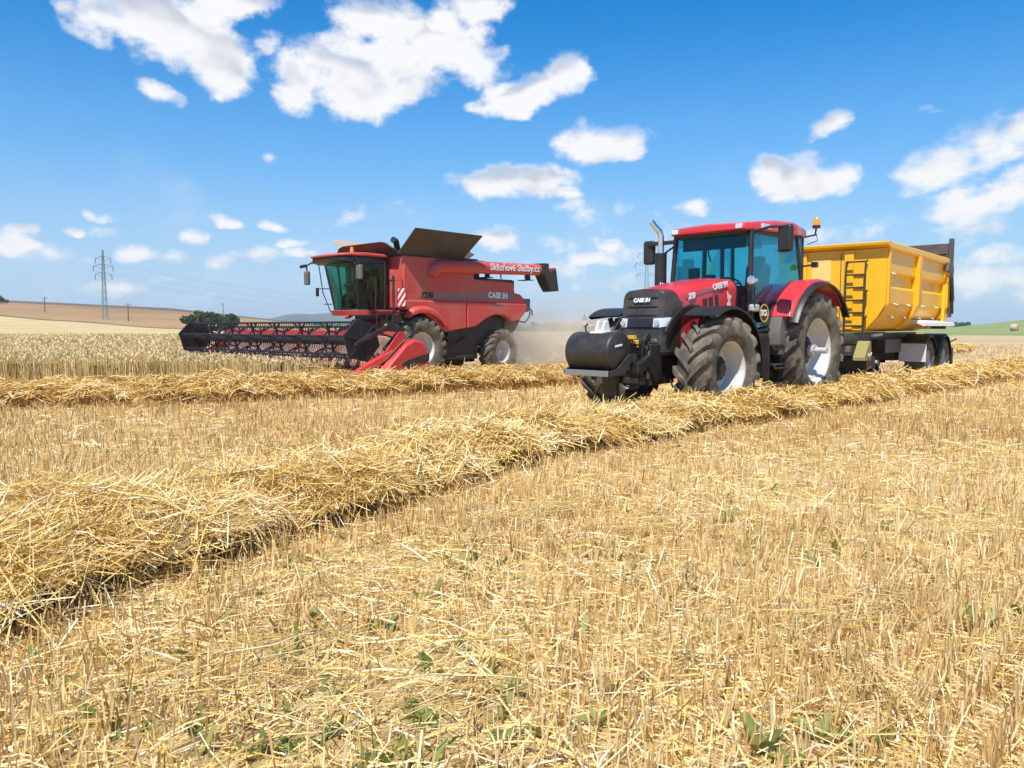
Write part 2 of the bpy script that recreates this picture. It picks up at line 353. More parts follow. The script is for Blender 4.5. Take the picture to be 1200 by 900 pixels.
def make_ground():
    rr=np.r_[np.linspace(.6,30,40),np.geomspace(31.5,560,90),np.geomspace(590,7000,36)]
    aa=np.r_[np.linspace(-math.pi,-.75,22)[:-1],np.linspace(-.75,.75,280),np.linspace(.75,math.pi,22)[1:-1]]
    A,B=len(aa),len(rr); rg,ag=np.meshgrid(rr,aa); rb=rg.copy(); fb=np.interp(ag,[-.9,-.7,-.588,-.42,-.24,-.1],[1.40,1.34,1.23,.91,.84,.84]); rg=rg*(1+(fb-1)*sstep(60,185,rg)*(1-sstep(215,420,rg)))*(1+.012*np.sin(ag*60)*sstep(100,190,rg)*(1-sstep(215,300,rg))); x=rg*np.sin(ag); y=rg*np.cos(ag)
    V=np.stack([x,y,ground_z(x,y)],-1).reshape(-1,3); V=np.r_[V,[[0,0,0]]]
    i=np.arange(A)[:,None]; j=np.arange(B-1)[None]; i2=(i+1)%A
    Q=np.stack([i*B+j,i2*B+j,i2*B+j+1,i*B+j+1],-1).reshape(-1,4)
    T=np.stack([np.full(A,A*B),((np.arange(A)+1)%A)*B,np.arange(A)*B],-1)
    me_o=np_mesh('ground',V,Q,[G_SOIL,G_FAR,G_CROP,G_TAN,G_DARK,G_GREEN,G_VERGE,G_WOOD],T=T)
    rc=rb[:, :-1].ravel(); ac=np.repeat(aa,B-1)
    mi=np.zeros(len(Q),int); mi[rc>24]=1
    left=(ac<-.24)
    bnd=np.interp(ac,[-.7,-.588,-.42,-.24],[300,265,205,190])
    mi[left&(rc>60)]=2
    mi[left&(rc>198)]=6; mi[left&(rc>205)]=3; mi[left&(rc>345)]=4
    pass
    right=(ac>.40); mi[right&(rc>150)]=5
    mid=(~left)&(~right); mi[mid&(rc>700)]=5; mi[(rc>2300)]=7
    me_o.data.polygons.foreach_set('material_index',np.r_[mi,np.zeros(A,int)])
    me_o.data.polygons.foreach_set('use_smooth',np.ones(len(Q)+A,bool))
    tag(me_o,kind='structure')
make_ground()

# ------------------------------------------------------------------ straw, stubble, wheat (array meshes)
def blades(base,vec,width,sides,tone,bend=None,rnd=None):
    """n thin stalks from base along vec; sides=3 -> prisms, 1 -> two-sided ribbons; bend = sideways offset of the middle"""
    n=len(base); rnd=rnd or rng
    L=np.linalg.norm(vec,axis=1,keepdims=True)+1e-9; d=vec/L
    ref=rnd.normal(size=(n,3)); a=np.cross(d,ref); a/=np.linalg.norm(a,axis=1,keepdims=True)+1e-9; b=np.cross(d,a)
    w=np.broadcast_to(np.asarray(width),(n,))[:,None]
    rings=[(0,1.0),(1,.8)] if bend is None else [(0,1.0),(.5,.95),(1,.75)]
    out=[]
    for tt,k in rings:
        c=base+vec*tt
        if bend is not None and tt==.5: c=c+bend
        if sides==1: out+= [c-a*w*k,c+a*w*k]
        else:
            for q in range(sides):
                g=2*math.pi*q/sides; out.append(c+(a*math.cos(g)+b*math.sin(g))*w*k)
    m=2 if sides==1 else sides
    V=np.stack(out,1); K=V.shape[1]; nr=len(rings)
    off=(np.arange(n)*K)[:,None,None]; F=[]
    for i in range(nr-1):
        for q in range(1 if sides==1 else sides):
            F.append([i*m+q,i*m+(q+1)%m,(i+1)*m+(q+1)%m,(i+1)*m+q])
    Q=(np.asarray(F)[None]+off).reshape(-1,4)
    T=None
    if sides==3: T=(np.asarray([[(nr-1)*m,(nr-1)*m+1,(nr-1)*m+2]])[None]+off).reshape(-1,3)
    return V.reshape(-1,3),Q,T,np.repeat(tone,K)
class Pile:
    def __init__(s): s.V=[];s.Q=[];s.T=[];s.t=[];s.n=0
    def add(s,V,Q,T,t):
        s.V.append(V); s.Q.append(Q+s.n); s.t.append(t)
        if T is not None: s.T.append(T+s.n)
        s.n+=len(V)
    def build(s,name,mat,parent=None):
        return np_mesh(name,np.concatenate(s.V),np.concatenate(s.Q),mat,parent,np.concatenate(s.t),np.concatenate(s.T) if s.T else None)
def wedge(n,y0,y1,power,margin=1.12):
    """n random points of the view wedge; power 1 = uniform per area"""
    u=rng.random(n); y=(y0**(power+1)+(y1**(power+1)-y0**(power+1))*u)**(1/(power+1))
    x=(rng.random(n)*2-1)*(.667*y*margin+.5); return x,y
def fbm(x,y,s):
    v=np.sin(x*s*1.3+np.sin(y*s*.9+1)*1.7)+np.sin(y*s*1.1+np.sin(x*s*.7)*1.9+2)+.6*np.sin((x+y)*s*2.3+np.sin((x-y)*s*1.9)*2)
    return v/2.6
# line paths on the ground: (x, y, half width, height)
WR1=[(-5.6,.6,.76,.34),(-4.0,2.3,.74,.31),(-2.85,4.15,.66,.31),(-2.02,5.30,.60,.31),(-.38,7.95,.56,.32),(1.95,10.55,.54,.32),(3.95,12.35,.5,.32),(6.1,14.5,.52,.32),(9.6,17.6,.55,.34),(13.6,21.2,.6,.38),(20,26.8,.6,.4),(34,38,.6,.4)]
WR2=[(-24,8.2,.7,.42),(-14,11.9,.7,.42),(-8.95,13.75,.62,.42),(-6.2,14.75,.6,.40),(-3.5,15.95,.58,.40),(-1.1,17.35,.55,.38),(1.15,19.2,.55,.38),(4.2,22,.55,.38),(11,29,.55,.38),(26,44,.55,.38)]
def smooth_path(P,step=.08):
    P=np.asarray(P,float); n=len(P); out=[]
    for i in range(n-1):
        p0,p1,p2,p3=P[max(i-1,0)],P[i],P[i+1],P[min(i+2,n-1)]
        k=max(2,int(np.hypot(*(p2-p1)[:2])/step)); tt=np.linspace(0,1,k,endpoint=False)[:,None]
        out.append(.5*((2*p1)+(-p0+p2)*tt+(2*p0-5*p1+4*p2-p3)*tt**2+(-p0+3*p1-3*p2+p3)*tt**3))
    return np.concatenate(out+[P[-1:]])
PW1,PW2=smooth_path(WR1),smooth_path(WR2)
def near_row(x,y,P,pad=0.0):
    keep=np.ones(len(x),bool)
    for s in range(0,len(x),20000):
        sl_=slice(s,s+20000); d2=(x[sl_,None]-P[None,::3,0])**2+(y[sl_,None]-P[None,::3,1])**2
        j=d2.argmin(1); keep[sl_]=np.sqrt(d2[np.arange(len(j)),j])<P[::3,2][j]+pad
    return keep
def windrow(P,counts,label,seed):
    rn=np.random.default_rng(seed); n=len(P)
    tan=np.gradient(P[:,:2],axis=0); tan/=np.linalg.norm(tan,axis=1,keepdims=True); nor=np.stack([-tan[:,1],tan[:,0]],1)
    s=np.r_[0,np.cumsum(np.hypot(*np.diff(P[:,:2],axis=0).T))]
    def bump(si,u): return 1+.13*np.sin(si*2.1+np.sin(si*.9)*2)+.13*np.sin(si*5.3+u*3)+.13*np.sin(si*11.7+u*5)+.08*np.sin(si*23+u*9)
    def edge(si): return 1+.13*np.sin(si*1.7+1)+.09*np.sin(si*4.9)
    us=np.linspace(-1,1,13); V=[]
    for u in us:
        h=P[:,3]*(1-abs(u)**4)*.78*bump(s,u); w=P[:,2]*.62*edge(s)
        V.append(np.c_[P[:,:2]+nor*(u*w)[:,None],h-.02])
    V=np.stack(V,1); K=13; i=np.arange(n-1)[:,None]; j=np.arange(K-1)[None]
    Q=np.stack([i*K+j,i*K+j+1,(i+1)*K+j+1,(i+1)*K+j],-1).reshape(-1,4)
    pile=Pile(); pile.add(V.reshape(-1,3),Q,None,np.clip(.10+.1*rn.random(n*K),0,1))  # core mound toned dark: shade of the gaps under the straw, as colour
    dist=np.hypot(P[:,0],P[:,1])
    for d0,d1,num,wid,sides,l0,l1 in counts:
        ok=np.where((dist>=d0)&(dist<d1)&(np.abs(P[:,0])<.667*1.15*P[:,1]+1.6))[0]
        if len(ok)<2: continue
        wt=P[ok,2]; idx=rn.choice(ok,num,p=wt/wt.sum()); u=rn.uniform(-1,1,num)*(1+.10*rn.normal(size=num))
        si=s[idx]+rn.random(num)*.08
        hgt=P[idx,3]*np.clip(1-.48*np.clip(np.abs(u),0,1)**3.2,.0,1)*bump(si,u)
        z=hgt*(.84+.22*rn.random(num)**1.4)+.02; low=(np.abs(u)>.8)&(rn.random(num)<.08); z=np.where(low,z*(.35+.6*rn.random(num)),np.maximum(z+.03,.16))
        c=np.c_[P[idx,:2]+nor[idx]*(u*P[idx,2]*edge(si))[:,None]+tan[idx]*(rn.random(num)*.1)[:,None],z]
        ang=np.arctan2(tan[idx,1],tan[idx,0])+rn.normal(0,.85,num)+(rn.random(num)<.25)*rn.normal(0,1.5,num)
        el=rn.normal(.04,.24,num)+(rn.random(num)<.16)*np.abs(rn.normal(.2,.45,num))
        side=np.sin(ang-np.arctan2(tan[idx,1],tan[idx,0]))
        el=el-side*u*.45
        L=l0+(l1-l0)*rn.random(num)**1.6
        d=np.c_[np.cos(ang)*np.cos(el),np.sin(ang)*np.cos(el),np.sin(el)]*L[:,None]
        b=c-d*.5; b[:,2]=np.maximum(b[:,2],.005); e=b+d; e[:,2]=np.maximum(e[:,2],.005); d=e-b
        bend=rn.normal(size=(num,3))*(L*(.04+.07*rn.random(num)**2))[:,None]
        clump=.12*np.sin(si*3.1+u*4)+.08*np.sin(si*9+u*9)
        tone=np.clip((.64 if d1<12 else .54)+clump+.22*rn.normal(size=num),0.02,1)
        pile.add(*blades(b,d,wid*(.7+.6*rn.random(num)),sides,tone,bend,rn))
    if counts[0][0]==0: # flat dry leaf blades among the straw
        ok=np.where((dist<9)&(np.abs(P[:,0])<.667*1.15*P[:,1]+1.6))[0]; num=2600; idx=rn.choice(ok,num); u=rn.uniform(-1,1,num); a=rn.random(num)*6.283; L=.06+.22*rn.random(num)**1.5
        z=P[idx,3]*(1-.62*np.abs(u)**3.2)*bump(s[idx],u)*(.95+.14*rn.random(num))+.02
        d=np.c_[np.cos(a),np.sin(a),rn.normal(0,.35,num)]*L[:,None]
        pile.add(*blades(np.c_[P[idx,:2]+nor[idx]*(u*P[idx,2])[:,None],z]-d*.5,d,.0035+.003*rn.random(num),1,np.clip(.86+.12*rn.normal(size=num),.1,1),rn.normal(size=(num,3))*(L*.12)[:,None],rn))
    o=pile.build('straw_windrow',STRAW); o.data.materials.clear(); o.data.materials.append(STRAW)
    tag(o,label,'windrow','straw windrows across the field'); return o
windrow(PW1,[(0,6.5,34000,.0030,1,.12,.60),(6.5,11,19000,.0046,1,.14,.55),(11,17,13000,.0062,1,.12,.5),(17,48,13000,.0085,1,.14,.5)],'tall loose golden straw windrow sweeping from the near left past the tractor wheels',3)
windrow(PW2,[(10,24,26000,.0062,1,.12,.48),(24,60,5000,.011,1,.15,.5)],'low golden straw windrow lying in front of the combine wheels and standing wheat',4)

# standing crop polygon (plan)
CROP=np.array([(-70,17.0),(-34,18.4),(-13.2,19.4),(-8.6,18.8),(-3.75,17.35),(-10.0,23.05),(-7.5,26.6),(-10,38),(-30,80),(-110,80)])
def inside(x,y,poly):
    r=np.zeros(len(x),bool); n=len(poly)
    for i in range(n):
        x0,y0=poly[i]; x1,y1=poly[(i+1)%n]
        c=((y0>y)!=(y1>y)); xi=(x1-x0)*(y-y0)/((y1-y0) if y1!=y0 else 1e-9)+x0
        r^= c&(x<xi)
    return r
def rows_snap(x,y,sp,jit):
    q=(x-y)*.7071; p=(x+y)*.7071; q=np.round(q/sp)*sp+rng.normal(0,jit,len(x)); return (p+q)*.7071,(p-q)*.7071
def stubble():
    pile=Pile()
    for (y0,y1,num,wid,sides,h0,h1,pw) in ((1.7,4.2,15500,.0034,1,.05,.21,1),(4.2,8,30000,.0038,1,.06,.20,1),(8,14,44000,.0046,1,.07,.17,.9),(14,26,42000,.0080,1,.10,.19,.8),(26,60,30000,.015,1,.11,.18,.6)):
        x,y=wedge(num,y0,y1,pw); x,y=rows_snap(x,y,.15,.016)
        k=~near_row(x,y,PW1,-.10)&~near_row(x,y,PW2,-.08)&~inside(x,y,CROP)
        den=.66+.55*fbm(x,y,1.1)+.45*fbm(x,y,3.3); bare=np.exp(-((x*.78-y*.62-.72)/.22)**2)*(y<9)*.75
        k&=rng.random(num)<np.clip(den-bare,.10,1)
        x,y=x[k],y[k]; m=len(x)
        h=(h0+(h1-h0)*rng.random(m)**.8)*(.85+.25*fbm(x,y,.8))
        lean=rng.normal(0,.16,(m,2))*h[:,None]; lean+= (rng.random(m)<.10)[:,None]*rng.normal(0,.7,(m,2))*h[:,None]
        b=np.c_[x,y,ground_z(x,y)-.005]; v=np.c_[lean,h]
        tone=np.clip((.68 if y1<9 else .52)+.08*fbm(x,y,.6)+.22*rng.normal(size=m),.02,1)
        pile.add(*blades(b,v,wid*(.6+.8*rng.random(m)),sides,tone))
    o=pile.build('stubble',STUB); tag(o,'cut wheat stubble standing in rows over the whole field','stubble',kind='stuff')
stubble()
def litter():
    pile=Pile()
    for (y0,y1,num,wid,l0,l1,pw) in ((1.7,4.5,30000,.0025,.02,.30,1),(4.5,9,32000,.0034,.03,.32,1),(9,20,17000,.0062,.06,.32,.8),(20,45,9000,.013,.08,.4,.6)):
        x,y=wedge(num,y0,y1,pw); k=~inside(x,y,CROP)&(rng.random(num)<np.clip(.65+.55*fbm(x,y,1.7),.12,1)); x,y=x[k],y[k]; m=len(x)
        L=l0+(l1-l0)*rng.random(m)**2.6; a=rng.random(m)*6.283; e=np.abs(rng.normal(0,.16,m))
        d=np.c_[np.cos(a)*np.cos(e),np.sin(a)*np.cos(e),np.sin(e)]*L[:,None]
        b=np.c_[x,y,.004+.05*rng.random(m)**2.5]; bend=rng.normal(size=(m,3))*(L*.05)[:,None]; bend[:,2]=np.abs(bend[:,2])
        tone=np.clip(.76+.19*rng.normal(size=m),.03,1)
        pile.add(*blades(b,d,wid*(.6+.9*rng.random(m)),1,tone,bend))
    # chaff
    x,y=wedge(46000,1.7,9,.75); k=rng.random(len(x))<np.clip(.55+.6*fbm(x,y,1.4),.05,1); x,y=x[k],y[k]; m=len(x)
    a=rng.random(m)*6.283; L=.008+.02*rng.random(m)
    d=np.c_[np.cos(a),np.sin(a),rng.normal(0,.25,m)]*L[:,None]
    pile.add(*blades(np.c_[x,y,.006+.012*rng.random(m)],d,.0016+.0026*rng.random(m),1,np.clip(.82+.15*rng.normal(size=m),.1,1)))
    # swathes of longer loose straw lying in bundles
    for cx,cy,ang,num in ((1.75,3.65,.35,110),(-1.0,3.05,1.1,60),(.9,5.2,.2,70),(2.4,3.0,-.5,80),(.15,5.6,.6,60),(-.35,2.75,.8,50),(1.35,2.75,.9,50),(3.1,5.1,.3,70)):
        m=num; u=rng.normal(0,.20,m); v=rng.normal(0,.13,m); x=cx+np.cos(ang)*u-np.sin(ang)*v; y=cy+np.sin(ang)*u+np.cos(ang)*v
        a=ang+rng.normal(0,.6,m); L=.10+.32*rng.random(m); d=np.c_[np.cos(a),np.sin(a),rng.normal(0.02,.07,m)]*L[:,None]
        b=np.c_[x,y,.05+.10*rng.random(m)]-d*.5; b[:,2]=np.maximum(b[:,2],.01)
        pile.add(*blades(b,d,.0026*(.7+.6*rng.random(m)),3,np.clip(.68+.18*rng.normal(size=m),.1,1),rng.normal(size=(m,3))*.012))
    o=pile.build('straw_litter',STRAW); tag(o,'loose straw and chaff scattered between the stubble rows','straw',kind='stuff')
litter()
def wheat():
    pile=Pile()
    def stand(x,y,wid,ear,htop=.66):
        m=len(x); h=htop*(.82+.26*rng.random(m))*(1+.07*fbm(x,y,.5)); lean=rng.normal(0,.06,(m,2))
        g=np.clip(fbm(x,y,.23)-.75,0,1)*1.2
        b=np.c_[x,y,ground_z(x,y)]; v=np.c_[lean,h]
        st=np.clip(.60+.20*rng.normal(size=m)-g*.4,.02,1); pile.add(*blades(b,v,wid,1,st))
        top=b+v; a=rng.random(m)*6.283; dv=np.c_[np.cos(a)*.05,np.sin(a)*.05,.02+.05*rng.random(m)]
        pile.add(*blades(top,dv*ear*.85,wid*1.7,1,np.clip(.70+.17*rng.normal(size=m)-g*.5,.05,1)))
    # front edge, dense
    e=smooth_path(np.c_[CROP[:5],np.zeros((5,2))],.05)[:,:2]; n=17000
    i=rng.integers(0,len(e),n); dpt=rng.random(n)**1.4*2.6
    keep=np.abs(e[i,0])<.8*e[i,1]; x=e[i,0]-.25*dpt+rng.normal(0,.06,n); y=e[i,1]+dpt+rng.normal(0,.05,n)
    ok=inside(x,y,CROP)&keep; stand(x[ok],y[ok],.0065,1.4)
    for y0,y1,num,wid,er in ((18,32,34000,.008,1.6),(32,80,26000,.017,2.6)):
        x,y=wedge(num,y0,y1,.7); ok=inside(x,y,CROP)&(x<0); stand(x[ok],y[ok],wid,er)
    # leafy under-storey sheet that closes the crop below the ears
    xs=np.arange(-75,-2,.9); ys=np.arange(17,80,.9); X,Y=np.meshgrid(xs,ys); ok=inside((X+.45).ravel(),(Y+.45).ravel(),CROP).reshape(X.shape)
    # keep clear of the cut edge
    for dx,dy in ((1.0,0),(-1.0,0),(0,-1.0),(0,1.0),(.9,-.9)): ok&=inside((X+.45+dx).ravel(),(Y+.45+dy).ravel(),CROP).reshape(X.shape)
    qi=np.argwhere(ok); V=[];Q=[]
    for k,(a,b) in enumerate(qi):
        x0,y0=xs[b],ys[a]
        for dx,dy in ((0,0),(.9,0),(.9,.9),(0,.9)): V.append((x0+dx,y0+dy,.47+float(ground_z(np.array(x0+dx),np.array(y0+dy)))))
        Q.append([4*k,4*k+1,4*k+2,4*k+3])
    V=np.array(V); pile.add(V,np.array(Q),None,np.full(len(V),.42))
    o=pile.build('standing_wheat',WHEAT); tag(o,'ripe standing wheat not yet cut in front of the combine','wheat',kind='stuff')
wheat()

# ------------------------------------------------------------------ vehicles: shared builders
def tyre_mb(Rad,w,rim,nl,lug,side):
    """tyre round the y axis at the origin, with chevron bars; rolls towards +x; side=+1: outer side is +y"""
    mb=MB(); h=w/2; rs=Rad-lug
    prof=[(rim,-h*.80),(rim+.03,-h*.92),(rim+(rs-rim)*.35,-h*1.03),(rim+(rs-rim)*.68,-h*1.02),(rs-.055,-h*.93),(rs-.02,-h*.80),(rs,-h*.45),(rs+.004,0),(rs,h*.45),(rs-.02,h*.80),(rs-.055,h*.93),(rim+(rs-rim)*.68,h*1.02),(rim+(rs-rim)*.35,h*1.03),(rim+.03,h*.92),(rim,h*.80)]
    mb.lathe(prof,(0,0,0),'y',56)
    da=2*math.pi/nl
    for s in (-1,1):
        for k in range(nl):
            p0=da*(k+(.5 if s>0 else 0)); secs=[]
            for i in range(8):
                u=i/7; yy=s*h*(-.06+1.06*u); ph=p0+ (u**.85)*da*1.02
                top=Rad if u<.80 else Rad-(u-.80)*.16; base=rs-.03 if u<.85 else rs-.10
                wd=(.034+.018*u)/Rad*(w/.6)
                y2=yy+(s*.012 if i==7 else 0)
                def pt(r,a,y_): return (r*math.cos(a),y_,r*math.sin(a))
                secs.append([pt(base,ph-wd*1.35,yy),pt(top,ph-wd,yy),pt(top,ph+wd,yy),pt(base,ph+wd*1.35,yy)])
            # shoulder drop
            yy=s*h*1.035; ph=p0+da*1.07; wd=.052/Rad*(w/.6)
            secs.append([pt(rs-.16,ph-wd,yy-s*.02),pt(rs-.13,ph-wd,yy),pt(rs-.13,ph+wd,yy),pt(rs-.16,ph+wd,yy-s*.02)])
            mb.loft(secs)
    return mb
def ag_wheel(name,parent,c,Rad,w,rim,nl,side,rimmat,dish=.14,hubmat=None,stub=0,lug=.05,steer=0,nbolt=10):
    e=empty(name,c,steer,1,parent); h=w/2; s=side
    tyre_mb(Rad,w,rim,nl,lug,s).build('tyre',TYRE,e,smooth=30)
    m=MB(); o=h*.80
    m.lathe([(rim+.012,s*(o+.012)),(rim+.016,s*(o-.01)),(rim-.012,s*(o-.02)),(rim-.03,s*(o-.05)),(rim-.035,s*(o-.11)),(rim-.06,s*(o-.14)),(rim-.07,s*(dish*.4+.06)),(rim-.10,s*(dish*.2)),(rim*.74,s*(-dish*.25)),(rim*.70,s*(-dish*.28)),(rim*.42,s*(-dish*.1)),(.001,s*(-dish*.1))],(0,0,0),'y',48)
    m.lathe([(rim+.012,-s*(o+.012)),(rim-.02,-s*(o-.02)),(rim-.05,-s*(o-.12)),(rim-.06,s*.06)],(0,0,0),'y',48)
    m.build('rim',rimmat,e,smooth=40)
    b=MB(); hb=hubmat or BMET
    b.lathe([(rim*.46,-s*dish*.12),(rim*.46,s*(-dish*.1+.03)),(rim*.30,s*(-dish*.1+.05)),(rim*.27,s*(dish*.2+.04)),(rim*.20,s*(dish*.3+.06)),(.001,s*(dish*.3+.065))],(0,0,0),'y',28)
    for k in range(nbolt):
        q=2*math.pi*k/nbolt; b.cyl((rim*.38*math.cos(q),0,rim*.38*math.sin(q)),.014,s*(-dish*.1),s*(-dish*.1+.065),'y',6)
    b.build('hub',hb,e,smooth=35)
    if stub:
        q=MB(); q.cyl((0,0,0),.055,0,s*stub,'y',20); q.cyl((0,0,0),.105,s*.10,s*.20,'y',20)
        for k in range(8):
            g=2*math.pi*k/8; q.cyl((.082*math.cos(g),0,.082*math.sin(g)),.012,s*.2,s*.225,'y',6)
        q.build('axle_stub',SILV,e,smooth=35)
    return e
def pane(name,pts,mt,parent,th=.006):
    """glass pane as a thin slab"""
    p=[Vector(q) for q in pts]; n=(p[1]-p[0]).cross(p[-1]-p[0]).normalized()*th
    m=MB(); k=len(p); m.add(p+[q+n for q in p],[list(range(k))[::-1],[k+i for i in range(k)]]+[(i,(i+1)%k,k+(i+1)%k,k+i) for i in range(k)])
    return m.build(name,mt,parent,smooth=0)
def rsec(x,w,z0,z1,r,n=5,bow=0,rb=.03):
    """rounded section in the y-z plane at x"""
    h=w/2; out=[]
    def corner(cy,cz,rr,a0):
        for i in range(n+1):
            q=R(a0+90*i/n); out.append((x,cy+rr*math.cos(q),cz+rr*math.sin(q)))
    corner(h-rb,z0+rb,rb,-90); corner(h-r,z1-r,r,0)
    if bow: out.append((x,0,z1+bow))
    corner(-h+r,z1-r,r,90); corner(-h+rb,z0+rb,rb,180)
    return out
def heading(t): return math.atan2(-math.cos(t),-math.sin(t))

# ------------------------------------------------------------------ tractor
def make_tractor():
    T=empty('tractor',(4.68,14.74,0),heading(R(45.5)),1.0135)
    tag(T,'red farm tractor with black grille and white rims parked behind the near windrow','tractor')
    for s in (1,-1):
        ag_wheel('rear_wheel',T,(-.08,.90*s,1.01),1.03,.62,.575,18,s,RIMW,.15,BMET,.42 if s>0 else .4,.066)
        ag_wheel('front_wheel',T,(2.93,.92*s,.79),.80,.58,.425,16,s,RIMW,.14,BMET,0,.06,R(-2))
    # chassis
    m=MB(); m.box((1.0,0,.95),(2.6,.56,.62)); m.box((2.9,0,.82),(1.9,.5,.42)); m.box((.0,0,.95),(.8,.75,.7)); m.cyl((-.08,0,1.01),.17,-.75,.75,'y',20)
    m.cyl((2.93,0,.79),.11,-.75,.75,'y',16); m.box((3.45,0,.80),(.5,.62,.5)); m.build('chassis',BMET,T,.015)
    m=MB(); m.box((2.35,.40,1.02),(.9,.12,.5)); m.box((2.35,-.40,1.02),(.9,.12,.5)); m.tube([(1.9,.47,1.1),(2.4,.5,.95),(2.9,.47,1.0)],.035); m.tube([(1.95,.43,1.25),(2.3,.5,1.2),(2.6,.46,1.3)],.03)
    m.build('engine_side',GREY,T,.01)
    # hood
    m=MB(); m.loft([rsec(1.62,1.00,1.30,2.24,.20,bow=.03),rsec(2.0,1.00,1.28,2.225,.20,bow=.03),rsec(2.6,.97,1.25,2.16,.20,bow=.03),rsec(3.05,.94,1.2,2.08,.20,bow=.03),rsec(3.32,.92,1.05,2.02,.19,bow=.025)])
    m.build('hood',RED,T,smooth=40)
    def gs(x0,x1,w,r): # slanted section: top further back
        return [(x0+(x1-x0)*(1-(p[2]-1.0)/1.0),p[1],p[2]) for p in rsec(0,w,1.02,2.0,r,bow=.02)]
    m=MB(); m.loft([gs(3.20,3.30,.930,.19),gs(3.38,3.50,.925,.18),gs(3.50,3.63,.88,.16),gs(3.57,3.71,.78,.13),gs(3.595,3.735,.62,.10)]); g=m.build('grille',GRILLE,T,smooth=35)
    m=MB()
    for z in (1.88,1.74,1.61):  # raised bars across the nose
        xx=3.60+(2.0-z)*.14
        m.loft([[(xx-.02+dx,y,z+dz) for dx,dz in ((-.0,-.008),(.03,-.006),(.03,.006),(0,.008))] for y in (-.29,.29)])
    m.build('grille_bar',BLK,g,.003)
    m=MB(); m.box((3.665,0,1.485),(.06,.50,.15),Matrix.Rotation(R(-8),3,'Y')); m.build('centre_panel',NAVY,g,.02)
    m=MB(); m.loft([rsec(3.36,.90,1.0,1.28,.04),rsec(3.6,.84,1.0,1.26,.04),rsec(3.72,.62,1.02,1.25,.04)]); m.build('nose_lower',GREY,g,.0)
    for s in (1,-1):
        m=MB(); m.loft([[(3.705,s*.245,1.42),(3.69,s*.245,1.56),(3.60,s*.245,1.56),(3.60,s*.245,1.42)],[(3.685,s*.36,1.415),(3.67,s*.36,1.565),(3.58,s*.36,1.565),(3.58,s*.36,1.415)],[(3.575,s*.455,1.43),(3.56,s*.455,1.575),(3.5,s*.43,1.575),(3.5,s*.43,1.43)],[(3.47,s*.475,1.47),(3.46,s*.475,1.56),(3.44,s*.44,1.56),(3.44,s*.44,1.47)]])
        h=m.build('headlight',LENS,T,.012)
        m=MB(); m.cyl((3.70,s*.32,1.49),.045,-.0,.012,'x',18); m.build('reflector',SILV,h)
    f=Vector((3.60+.155*.14+.055,0,1.0)); text('CASE IH',.085,frame((3.648,0,1.84),(0,1,0),(-.14,0,1)),DEC,g,bold=.004)
    # wheel-arch trim on the hood side, decal, vents, lettering
    for s in (1,-1):
        m=MB(); c=(2.93,.79); secs=[]
        for i in range(15):
            q=R(155-(155-35)*i/14); r0,r1=.90,.99
            x_=lambda r:c[0]+r*math.cos(q); z_=lambda r:c[1]+r*math.sin(q)
            secs.append([(x_(r0),s*.478,z_(r0)),(x_(r1),s*.478,z_(r1)),(x_(r1),s*.515,z_(r1)),(x_(r0),s*.515,z_(r0))])
        m.loft(secs); m.build('arch_trim',BLK,T,.006)
        m=MB(); y=s*.493
        m.add([(3.16,s*.480,1.885),(2.08,s*.507,2.075),(2.08,s*.507,2.125),(3.16,s*.480,1.915)],[(0,1,2,3)]); m.build('side_decal',DECG,T)
        m=MB()
        for k in range(3): m.box((2.62-k*.17,s*.497,1.80+k*.03),(.10,.016,.17),Matrix.Rotation(R(8),3,'Y'))
        m.build('side_vent',BMET,T,.004)
        xd=(-s,s*.03,.16*s)
        text('CASE IH',.13,frame((2.20,s*.512,2.10),(-s,0,.17*s if s>0 else -.17*s),(0,0,1)),DEC,T,bold=.005)
        text('230',.12,frame((3.02,s*.496,1.91),(-s,0,.16),(0,0,1)),DEC,T,bold=.006,shear=.2)
    # white animal sticker at the back of the hood side
    m=MB()
    for px,pz,w,h in ((0,0,.05,.17),(.03,.07,.05,.08),(-.035,-.075,.035,.08),(.04,-.07,.035,.07),(.055,.12,.02,.06),(-.045,.06,.04,.05)): m.box((1.90+px,.5035,1.87+pz),(w,.004,h),Matrix.Rotation(R(10),3,'Y'))
    m.build('sticker',DEC,T,.001)
    # front mudguards
    for s in (1,-1):
        m=MB(); m.arc((2.93,.79),.96,s*.62,s*1.20,58,172,.025,22); m.tube([(2.93,s*.62,1.60),(2.93,s*.56,1.25),(2.93,s*.5,.95)],.03); m.build('front_mudguard',BLK,T,.006)
    # cab
    xf,xr,w=1.68,-.08,.76; zb,zt=1.35,3.00
    FT=(1.66,.74,3.0);FB=(1.72,.80,1.75)
    m=MB()
    def post(a,b,r=.045): m.tube([a,b],r,8)
    for s in (1,-1):
        post((1.72,s*.78,1.30),(1.70,s*.77,1.9)); post((1.70,s*.77,1.9),(1.62,s*.73,3.05)); post((.02,s*.74,3.08),(-.10,s*.80,2.25),.04); post((1.62,s*.73,3.03),(.02,s*.74,3.08),.035)
        post((-.10,s*.80,2.25),(.55,s*.82,2.05),.03); post((.55,s*.82,2.05),(1.0,s*.82,1.5),.03); post((1.72,s*.78,1.33),(1.0,s*.82,1.4),.035)
        post((-.30,s*.70,3.06),(-.32,s*.70,2.2),.035)
    post((1.62,.73,3.03),(1.62,-.73,3.03),.04); post((-.30,.70,3.05),(-.30,-.70,3.05),.035); post((-.32,.70,2.2),(-.32,-.70,2.2),.035); post((1.72,.78,1.32),(1.72,-.78,1.32),.04)
    m.build('cab_frame',BLK,T)
